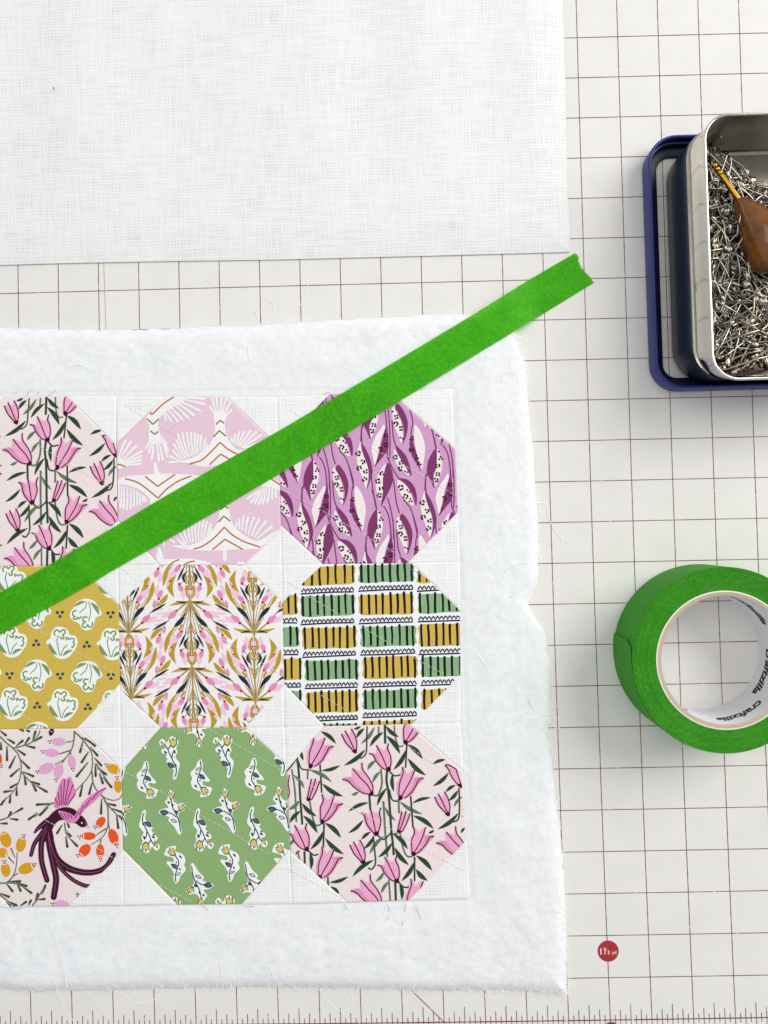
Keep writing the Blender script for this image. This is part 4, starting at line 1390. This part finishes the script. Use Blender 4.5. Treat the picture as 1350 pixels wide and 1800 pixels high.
m_strip = tape_mat('crepe_tape_bright', (48, 160, 0), (82, 186, 10), 0.25)
TS = thing('tape_strip', 'bright green strip of painter tape with a torn end lying diagonally across the quilt', 'tape strip', (-7, -12, 0.25))
t_top = [(-80, 1085), (0, 1041), (88, 991.6), (205, 923.5), (275, 881), (404, 806), (505, 748.5), (700, 632), (830, 554), (931, 491), (1010.5, 445)]
t_bot = [(-80, 1160), (0, 1116), (166, 1022.7), (195, 1004.5), (340, 922), (476, 842), (548, 799), (760, 670), (1000, 524), (1045, 496)]
tear = [(1010.5, 445), (1015, 447.7), (1017.5, 453), (1016.5, 458), (1019, 464), (1022, 471), (1026, 474), (1029, 479), (1034, 483), (1038, 488), (1041, 493), (1045, 496)]
NA, NB = 220, 11
A = np.zeros((NB + 1, NA + 1, 3))
for a in range(NA + 1):
    t = a / NA
    xt, xb = -80 + t * 1090.5, -80 + t * 1125
    pt, pb = (xt, interp(t_top, xt)), (xb, interp(t_bot, xb))
    for b in range(NB + 1):
        v = b / NB
        px, py = pt[0] + (pb[0] - pt[0]) * v, pt[1] + (pb[1] - pt[1]) * v
        # ragged tear
        e = tear[b]
        s_ = max(0.0, (t - 0.93) / 0.07)
        lx, ly = tear[0][0] + (tear[-1][0] - tear[0][0]) * v, tear[0][1] + (tear[-1][1] - tear[0][1]) * v
        px += (e[0] - lx) * s_ ** 3
        py += (e[1] - ly) * s_ ** 3
        bw = 907 + (py - 560) * 0.25
        d = px - bw
        z = 0.264 + 0.014 * noise.noise((px * 0.02, py * 0.02, 3)) + 0.007 * noise.noise((px * 0.06, py * 0.06, 1))
        zl = 0.020 + 0.012 * s_
        w_ = 1 / (1 + math.exp(-(d - 22) / 11))
        A[b, a] = P(px, py, z * (1 - w_) + zl * w_)
mb = MB()
mb.grid(A)
mb.build('tape_film', m_strip, TS)

# ------------------------------------------------------------------ roll of green tape
HR = 1.45
rc = P(1275.4, 1160.3, HR)
RO, RI, RC = 2.09, 1.558, 1.435
ROLL = thing('tape_roll', 'roll of green painter tape with a white printed core lying on the cutting mat', 'tape roll', (rc[0], rc[1], 0))
m_roll = tape_mat('crepe_tape_roll', (36, 124, 3), (60, 144, 24))
nt = m_roll.node_tree
m_side = tape_mat('crepe_tape_side', (40, 138, 4), (58, 152, 14))
m_card = mat('cardboard', (190, 174, 154), rough=0.85, var=0.06, vscale=900, bump=0.3, bscale=1500)
m_liner = mat('core_paper_white', (226, 226, 228), rough=0.6)
m_edge = mat('core_paper_edge', (240, 234, 222), rough=0.8)
m_text = mat('core_ink', (40, 38, 50), rough=0.6)


def lathe(mb, prof, n=128, mi=0, close=False, c=(0, 0)):
    """prof: list of (radius, z)"""
    V, F = [], []
    for r, z in prof:
        for k in range(n):
            a = 2 * math.pi * k / n
            V.append((c[0] + r * math.cos(a), c[1] + r * math.sin(a), z))
    m_ = len(prof)
    for i in range(m_ if close else m_ - 1):
        j = (i + 1) % m_
        for k in range(n):
            F.append((i * n + k, i * n + (k + 1) % n, j * n + (k + 1) % n, j * n + k))
    mb.add(V, F, mi)


mb = MB()
prof = [(RI, 0.004), (RO - 0.02, 0.004), (RO, 0.02)]
for k in range(1, 8):
    prof.append((RO + 0.002 * math.sin(k), 0.02 + (HR - 0.04) * k / 8))
prof += [(RO, HR - 0.015)]
lathe(mb, prof, 160, 1, c=rc)
prof = [(RO, HR - 0.015), (RO - 0.008, HR)]
r = RO - 0.008
rr_ = random.Random(11)
while r > RI + 0.02:
    r -= rr_.uniform(0.006, 0.016)
    z = HR + rr_.uniform(-0.003, 0.002)
    prof += [(r, z), (r - 0.003, z - rr_.uniform(0, 0.003))]
prof += [(RI + 0.001, HR - 0.004), (RI, 0.004)]
lathe(mb, prof, 160, 0, c=rc)
mb.build('tape_body', [m_roll, m_side], ROLL)
sharp(bpy.data.objects['tape_body'], 50)
mb = MB()
lathe(mb, [(RC, 0.0), (RI - 0.001, 0.0), (RI - 0.001, HR + 0.006), (RI - 0.03, HR + 0.010)], 128, 1, c=rc)
lathe(mb, [(RI - 0.03, HR + 0.010), (RI - 0.033, HR + 0.004), (RC + 0.012, HR + 0.004), (RC + 0.002, HR - 0.004)], 128, 0, c=rc)
lathe(mb, [(RC + 0.002, HR - 0.004), (RC, HR - 0.012), (RC, 0.0)], 128, 2, c=rc)
core = mb.build('core', [m_card, m_edge, m_liner], ROLL)
sharp(core, 50)
mb = MB()
V, F = text_mesh('craftzilla', 0.33, shear=0.25, bold=0.012)
wd = max(v[0] for v in V)
for a0, z0, s in ((-46, 0.88, 1.0), (3, 0.38, 1.0), (74, 0.62, 1.0), (128, 0.88, 1.0), (-110, 0.38, 1.0), (186, 0.62, 1.0)):
    W_ = []
    k_ = 1.16 / wd
    for x, y in V:
        a = math.radians(a0) - x * k_ / RC
        W_.append((rc[0] + (RC - 0.004) * math.cos(a), rc[1] + (RC - 0.004) * math.sin(a), z0 + y * 1.15))
    mb.add(W_, F)
mb.build('core_print', m_text, core, smooth=False)
mb = MB()
NA_, NZ = 40, 14
A = np.zeros((NA_ + 1, NZ + 1, 3))
for a in range(NA_ + 1):
    t = a / NA_
    for b in range(NZ + 1):
        v = b / NZ
        jag = 1.3 * noise.noise((v * 7, 3.1, 0)) + (1.2 if v > 0.8 else 0) * (v - 0.8) * 10 if a == 0 else 0
        an = math.radians(167.5 + jag + t * 85)
        top = HR - 0.02 - 0.16 * math.exp(-t / 0.06)
        lift = 0.030 * math.exp(-t / 0.10) + 0.004
        A[a, b] = (rc[0] + (RO + lift) * math.cos(an), rc[1] + (RO + lift) * math.sin(an), 0.015 + v * (top - 0.015))
mb.grid(A[::-1])
mb.build('tape_end', m_side, ROLL)

# ------------------------------------------------------------------ tin box and its lid
def rr(x0, y0, x1, y1, r, n=10):
    pts = []
    for cx, cy, a0 in ((x1 - r, y1 - r, 0), (x0 + r, y1 - r, 90), (x0 + r, y0 + r, 180), (x1 - r, y0 + r, 270)):
        for k in range(n + 1):
            a = math.radians(a0 + 90 * k / n)
            pts.append((cx + r * math.cos(a), cy + r * math.sin(a)))
    return pts


def sweep(mb, box, r, prof, mi=0, close=False, n=10):
    """sweep (inset x, inset y near, inset y far, z) round a rounded rectangle; inset may be negative"""
    x0, y0, x1, y1 = box
    rings = []
    for q in prof:
        ix, iy, jy, z = q if len(q) == 4 else (q[0], q[1], q[1], q[2]) if len(q) == 3 else (q[0], q[0], q[0], q[1])
        ring = rr(x0 + ix, y0 + iy, x1 - ix, y1 - jy, max(0.02, r - min(ix, iy)), n)
        rings.append([(x, y, z) for x, y in ring])
    N = len(rings[0])
    V = [p for R_ in rings for p in R_]
    F = []
    m_ = len(rings)
    for i in range(m_ if close else m_ - 1):
        j = (i + 1) % m_
        for k in range(N):
            F.append((i * N + k, i * N + (k + 1) % N, j * N + (k + 1) % N, j * N + k))
    mb.add(V, F, mi)
    return rings


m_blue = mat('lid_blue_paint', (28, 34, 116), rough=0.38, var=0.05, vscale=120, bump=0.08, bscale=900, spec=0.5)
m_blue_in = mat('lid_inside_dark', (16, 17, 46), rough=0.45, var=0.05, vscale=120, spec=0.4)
m_body = mat('tin_lower_slate', (30, 42, 60), rough=0.28, var=0.06, vscale=160, bump=0.06, bscale=1200, spec=0.5)  # even dark slate on the lower outer wall, bright plate above
m_tin = mat('tin_plate', (214, 210, 200), rough=0.09, metal=1.0, var=0.04, vscale=70)
m_tin_in = mat('tin_plate_inside', (176, 172, 160), rough=0.24, metal=1.0, var=0.22, vscale=45, bump=0.04, bscale=400, detail=6)
m_rim = mat('tin_rim', (226, 224, 218), rough=0.12, metal=1.0)

HL = 0.53
lx0 = P(1132.5, 450, 0)[0]
ly0 = P(1250, 688, 0)[1]
ly1 = P(1200, 235.5, HL)[1]
lx1 = lx0 + 4.75
LID = thing('tin_lid', 'dark blue rectangular tin lid with a clear window lying upturned beneath the pin tin', 'lid', ((lx0 + lx1) / 2, (ly0 + ly1) / 2, 0))
mb = MB()
LB = (lx0, ly0, lx1, ly1)
sweep(mb, LB, 0.68, [(0.05, 0.004), (0.008, 0.03), (0.0, 0.07), (0.0, 0.48), (0.012, 0.515), (0.035, 0.53), (0.062, 0.522), (0.078, 0.49)], 0)
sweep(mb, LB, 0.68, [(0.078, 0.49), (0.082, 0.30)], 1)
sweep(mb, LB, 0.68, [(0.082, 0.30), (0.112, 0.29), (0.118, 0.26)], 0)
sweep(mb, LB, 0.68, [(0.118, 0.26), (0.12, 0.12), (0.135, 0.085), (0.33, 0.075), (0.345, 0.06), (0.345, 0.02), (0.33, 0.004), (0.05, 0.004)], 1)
lidm = mb.build('lid_rim', [m_blue, m_blue_in], LID)
sharp(lidm, 50)
m_pane, nt, bs = new_mat('lid_window_clear')
nt.nodes.remove(bs)
tr = nt.nodes.new('ShaderNodeBsdfTransparent')
tr.inputs[0].default_value = (0.93, 0.93, 0.92, 1)
gl = nt.nodes.new('ShaderNodeBsdfGlossy')
gl.inputs['Roughness'].default_value = 0.08
fr = nt.nodes.new('ShaderNodeFresnel')
fr.inputs[0].default_value = 1.4
ms = nt.nodes.new('ShaderNodeMixShader')
nt.links.new(fr.outputs[0], ms.inputs[0])
nt.links.new(tr.outputs[0], ms.inputs[1])
nt.links.new(gl.outputs[0], ms.inputs[2])
nt.links.new(ms.outputs[0], nt.nodes['Material Output'].inputs['Surface'])
mb = MB()
ring = rr(lx0 + 0.34, ly0 + 0.34, lx1 - 0.34, ly1 - 0.34, 0.33)
mb.add([(x, y, 0.045) for x, y in ring], [tuple(range(len(ring)))])
mb.build('window_pane', m_pane, LID, smooth=False)

HT = 1.80
Z0 = 0.05
tx0 = P(1243.5, 440, HT)[0]
ty1 = P(1300, 198, HT)[1]
ty0 = P(1300, 668.5, HT)[1]
tx1 = tx0 + 4.2
TB = (tx0, ty0, tx1, ty1)
bx_ = tx0 - P(1174.5, 450, 0.08)[0]
bu_ = P(1211, 450, 1.2)[0] - tx0
print('lid', LB, 'tin', TB, 'body offset', bx_)
TIN = thing('pin_tin', 'open rectangular metal tin full of safety pins standing in a dark blue lid', 'tin box', ((tx0 + tx1) / 2, (ty0 + ty1) / 2, Z0))
mb = MB()
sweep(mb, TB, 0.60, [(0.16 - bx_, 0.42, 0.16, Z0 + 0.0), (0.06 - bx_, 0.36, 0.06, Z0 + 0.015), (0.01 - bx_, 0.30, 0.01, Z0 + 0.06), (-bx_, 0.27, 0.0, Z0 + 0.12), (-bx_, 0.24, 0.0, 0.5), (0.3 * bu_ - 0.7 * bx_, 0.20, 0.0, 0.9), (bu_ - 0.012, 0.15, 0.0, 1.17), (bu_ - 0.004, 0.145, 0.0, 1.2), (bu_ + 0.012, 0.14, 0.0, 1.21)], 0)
sweep(mb, TB, 0.60, [(bu_ + 0.012, 0.14, 0.0, 1.21), (bu_ + 0.085, 0.13, 0.01, 1.213), (bu_ + 0.092, 0.12, 0.02, 1.225), (0.40 * bu_ + 0.05, 0.07, 0.025, 1.55), (0.030, 0.030, 0.03, HT - 0.01)], 1)
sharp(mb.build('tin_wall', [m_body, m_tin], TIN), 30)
mb = MB()
rings = sweep(mb, TB, 0.60, [(0.045, HT - 0.005), (0.05, 0.06, 0.05, HT - 0.06), (0.055, 0.17, 0.055, 1.2), (0.06, 0.29, 0.06, 0.20), (0.10, 0.36, 0.10, 0.13), (0.16, 0.42, 0.16, 0.11)])
fl = rings[-1]
mb.add(fl, [tuple(range(len(fl)))])
mb.build('inside', m_tin_in, TIN)
mb = MB()
sweep(mb, TB, 0.60, [(0.034 + 0.034 * math.cos(a), HT + 0.034 * math.sin(a) - 0.01) for a in [2 * math.pi * k / 10 for k in range(10)]], 0, True)
mb.build('rim', m_rim, TIN)

# ------------------------------------------------------------------ safety pins
m_pin = mat('pin_steel', (164, 158, 148), rough=0.12, metal=1.0)
m_pin_warm = mat('pin_nickel_warm', (172, 156, 132), rough=0.14, metal=1.0)
m_pin_low = mat('pin_steel_shaded', (84, 72, 60), rough=0.2, metal=1.0)  # same steel coloured darker to stand in for shade deep in the heap
m_pin2 = mat('pin_clasp', (168, 162, 150), rough=0.16, metal=1.0)


def pin_shapes(kind):
    w, c = MB(), MB()
    bow = (0.0, 0.10, 0.16)[kind]
    opn = (0.0, 0.0, 0.26)[kind]
    up = [(0.48, 0.075, 0.0), (0.2, 0.085, bow * 0.6), (-0.15, 0.085, bow), (-0.40, 0.075, bow * 0.5)]
    coil = [(-0.49 + 0.058 * math.cos(a), 0.058 * math.sin(a), bow * 0.3 + 0.02 * (a / 6 - .5)) for a in [math.radians(70 + k * 36) for k in range(0, 14)]]
    lo = [(-0.40, -0.07, bow * 0.5), (-0.15, -0.085 - opn * .3, bow), (0.2, -0.08 - opn * .7, bow * 0.6), (0.47, -0.065 - opn, 0.0)]
    w.tube(cr(up, 3) + coil + cr(lo, 3), 0.019, 6)
    V = []
    for x, hw, hh in ((0.40, 0.085, 0.020), (0.43, 0.105, 0.038), (0.50, 0.11, 0.042), (0.57, 0.095, 0.040), (0.605, 0.05, 0.02)):
        for k in range(8):
            a = 2 * math.pi * k / 8
            V.append((x, hw * math.cos(a), hh * math.sin(a)))
    F = [(i * 8 + k, i * 8 + (k + 1) % 8, (i + 1) * 8 + (k + 1) % 8, (i + 1) * 8 + k) for i in range(4) for k in range(8)]
    F += [tuple(range(8))[::-1], tuple(32 + k for k in range(8))]
    c.add(V, F)
    for q in (w, c):
        ky = 1.22 if q is w else 0.86
        q.v = [(x * 1.1, y * ky, z * 1.1) for x, y, z in q.v]
    return w, c


def place_pin(k, hi, lo):
    """random spot inside the tin with both ends clear of its walls"""
    while True:
        x = rnd.uniform(tx0 + 0.10, tx0 + 2.05)
        y = rnd.uniform(ty0 + 0.36, ty1 - 0.10)
        # the bare floor in the far corner
        fx, fy = x - tx0, ty1 - y
        if fx > 0.95 and fy < 1.2:
            continue
        if fy < 0.22:
            continue
        yaw = rnd.uniform(0, 2 * math.pi)
        pitch = rnd.gauss(0, 0.28)
        roll = rnd.uniform(-1.2, 1.2)
        ca, sa = math.cos(yaw), math.sin(yaw)
        ok = True
        for e in (-0.64, 0.70):
            ex, ey = x + ca * e * math.cos(pitch), y + sa * e * math.cos(pitch)
            if not (tx0 + 0.09 < ex and ty0 + (0.46 if hi < 0.6 else 0.34) < ey < ty1 - 0.09):
                ok = False
            if ex - tx0 > 1.05 and ty1 - ey < 1.0:
                ok = False
            if min(ex - tx0, 9) < 0.35 and (min(ey - ty0, ty1 - ey) < 0.35) and math.hypot(0.6 - (ex - tx0), 0.6 - min(ey - ty0, ty1 - ey)) > 0.52:
                ok = False
        if not ok:
            continue
        hmax = 1.02 - 0.15 * max(0, 1 - fy / 1.8) - 0.25 * max(0, (fx - 1.1))
        z = 0.20 + (lo + (hi - lo) * k) * (hmax - 0.20)
        z = max(z, 0.16 + abs(math.sin(pitch)) * 0.6)
        return x, y, z, yaw, pitch, roll


rnd = random.Random(21)
from mathutils import Euler
src = [pin_shapes(k) for k in range(3)]
PROTO = []
for k in range(3):
    w, c = src[k]
    a = w.build('safety_pin', m_pin_warm if k == 1 else m_pin)
    b = c.build('clasp', m_pin2, a)
    tag(a, 'small steel safety pin heaped with others like it in the open tin', 'safety pin', 'steel safety pins heaped in the tin')
    PROTO.append((a, b))
NP = 296
for k in range(NP):
    a, b = PROTO[(0, 2, 0, 1, 2, 0, 2)[k % 7]]
    if k >= 3:
        a2 = a.copy()
        S.collection.objects.link(a2)
        b2 = b.copy()
        S.collection.objects.link(b2)
        b2.parent = a2
    else:
        a2, b2 = PROTO[k]
    x, y, z, yaw, pitch, roll = place_pin(k / NP, 1.0, 0.45)
    a2.location = (x * IN, y * IN, z * IN)
    a2.rotation_euler = Euler((roll, pitch, yaw), 'XYZ')
# the pins lower in the heap, past counting
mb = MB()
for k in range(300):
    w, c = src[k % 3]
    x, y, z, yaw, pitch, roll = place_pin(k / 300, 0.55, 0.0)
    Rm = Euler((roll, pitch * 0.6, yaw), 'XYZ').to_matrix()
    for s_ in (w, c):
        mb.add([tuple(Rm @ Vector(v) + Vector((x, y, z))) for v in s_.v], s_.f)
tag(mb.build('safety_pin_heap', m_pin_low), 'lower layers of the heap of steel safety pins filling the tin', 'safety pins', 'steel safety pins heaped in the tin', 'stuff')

SP = thing('straight_pin', 'thin straight pin with a round head leaning on the far inner wall of the tin', 'straight pin', P(1267, 268, 0.7))
mb = MB()
mb.tube([P(1267, 242, 1.40), P(1266.5, 268, 0.7)], 0.011, 6)
mb.build('shaft', m_pin, SP)
mb = MB()
mb.ball(P(1267, 241, 1.42), 0.032, n=10)
mb.build('head', m_pin2, SP)

# ------------------------------------------------------------------ awl
m_brass = mat('brass', (196, 150, 62), rough=0.18, metal=1.0, var=0.05, vscale=300)
m_wood = mat('varnished_wood', (112, 64, 12), rough=0.2, var=0.65, vscale=80, stretch=(1, 1, 1), spec=0.5, coat=0.8, detail=6)
ZA = 1.26
pa, pb_ = Vector(P(1254, 288, ZA - 0.03)), Vector(P(1298, 350, ZA))
ax = (pb_ - pa).normalized()
AWL = thing('awl', 'wooden handled awl with a brass ferrule lying on the safety pins in the tin', 'awl', tuple(pb_))


def turned(name, prof, m, o, d, parent, n=24):
    """turned piece: (distance along, radius) about the axis o + d * t"""
    mb = MB()
    x = d.orthogonal().normalized()
    y = d.cross(x)
    V, F = [], []
    for t, r in prof:
        for k in range(n):
            a = 2 * math.pi * k / n
            V.append(tuple(o + d * t + (x * math.cos(a) + y * math.sin(a)) * r))
    for i in range(len(prof) - 1):
        for k in range(n):
            F.append((i * n + k, (i + 1) * n + k, (i + 1) * n + (k + 1) % n, i * n + (k + 1) % n))
    F.append(tuple(range(n)))
    F.append(tuple((len(prof) - 1) * n + k for k in range(n))[::-1])
    mb.add([], [])
    mb.add(V, [f[::-1] for f in F])
    return mb.build(name, m, parent)


L_ = (pb_ - pa).length
px_in = 1 / 76.5
bead = []
for k in range(3):
    c0 = 0.05 + k * 0.105
    for q in range(-3, 4):
        a = q / 3.4 * math.pi / 2
        bead.append((c0 + 0.055 * math.sin(a), 0.022 + 0.045 * math.cos(a)))
turned('tip', bead, m_brass, pa, ax, AWL, 16)
turned('ferrule', [(0.30, 0.03), (0.31, 0.055), (0.34, 0.062), (L_ - 0.05, 0.066), (L_ - 0.02, 0.072), (L_ + 0.03, 0.072)], m_brass, pa, ax, AWL, 20)
hp = [(0, 7), (2, 8.5), (8, 12), (18, 17.5), (28, 22), (43, 28), (62, 36), (82, 42.5), (100, 46.5), (114, 47.5), (124, 44), (133, 36), (141, 25), (147, 13), (149, 2)]
hp = [(a, b) for a, b in cr(hp, 4)]
turned('handle', [(a * px_in, max(0.01, b * px_in)) for a, b in hp], m_wood, pb_, ax, AWL, 40)
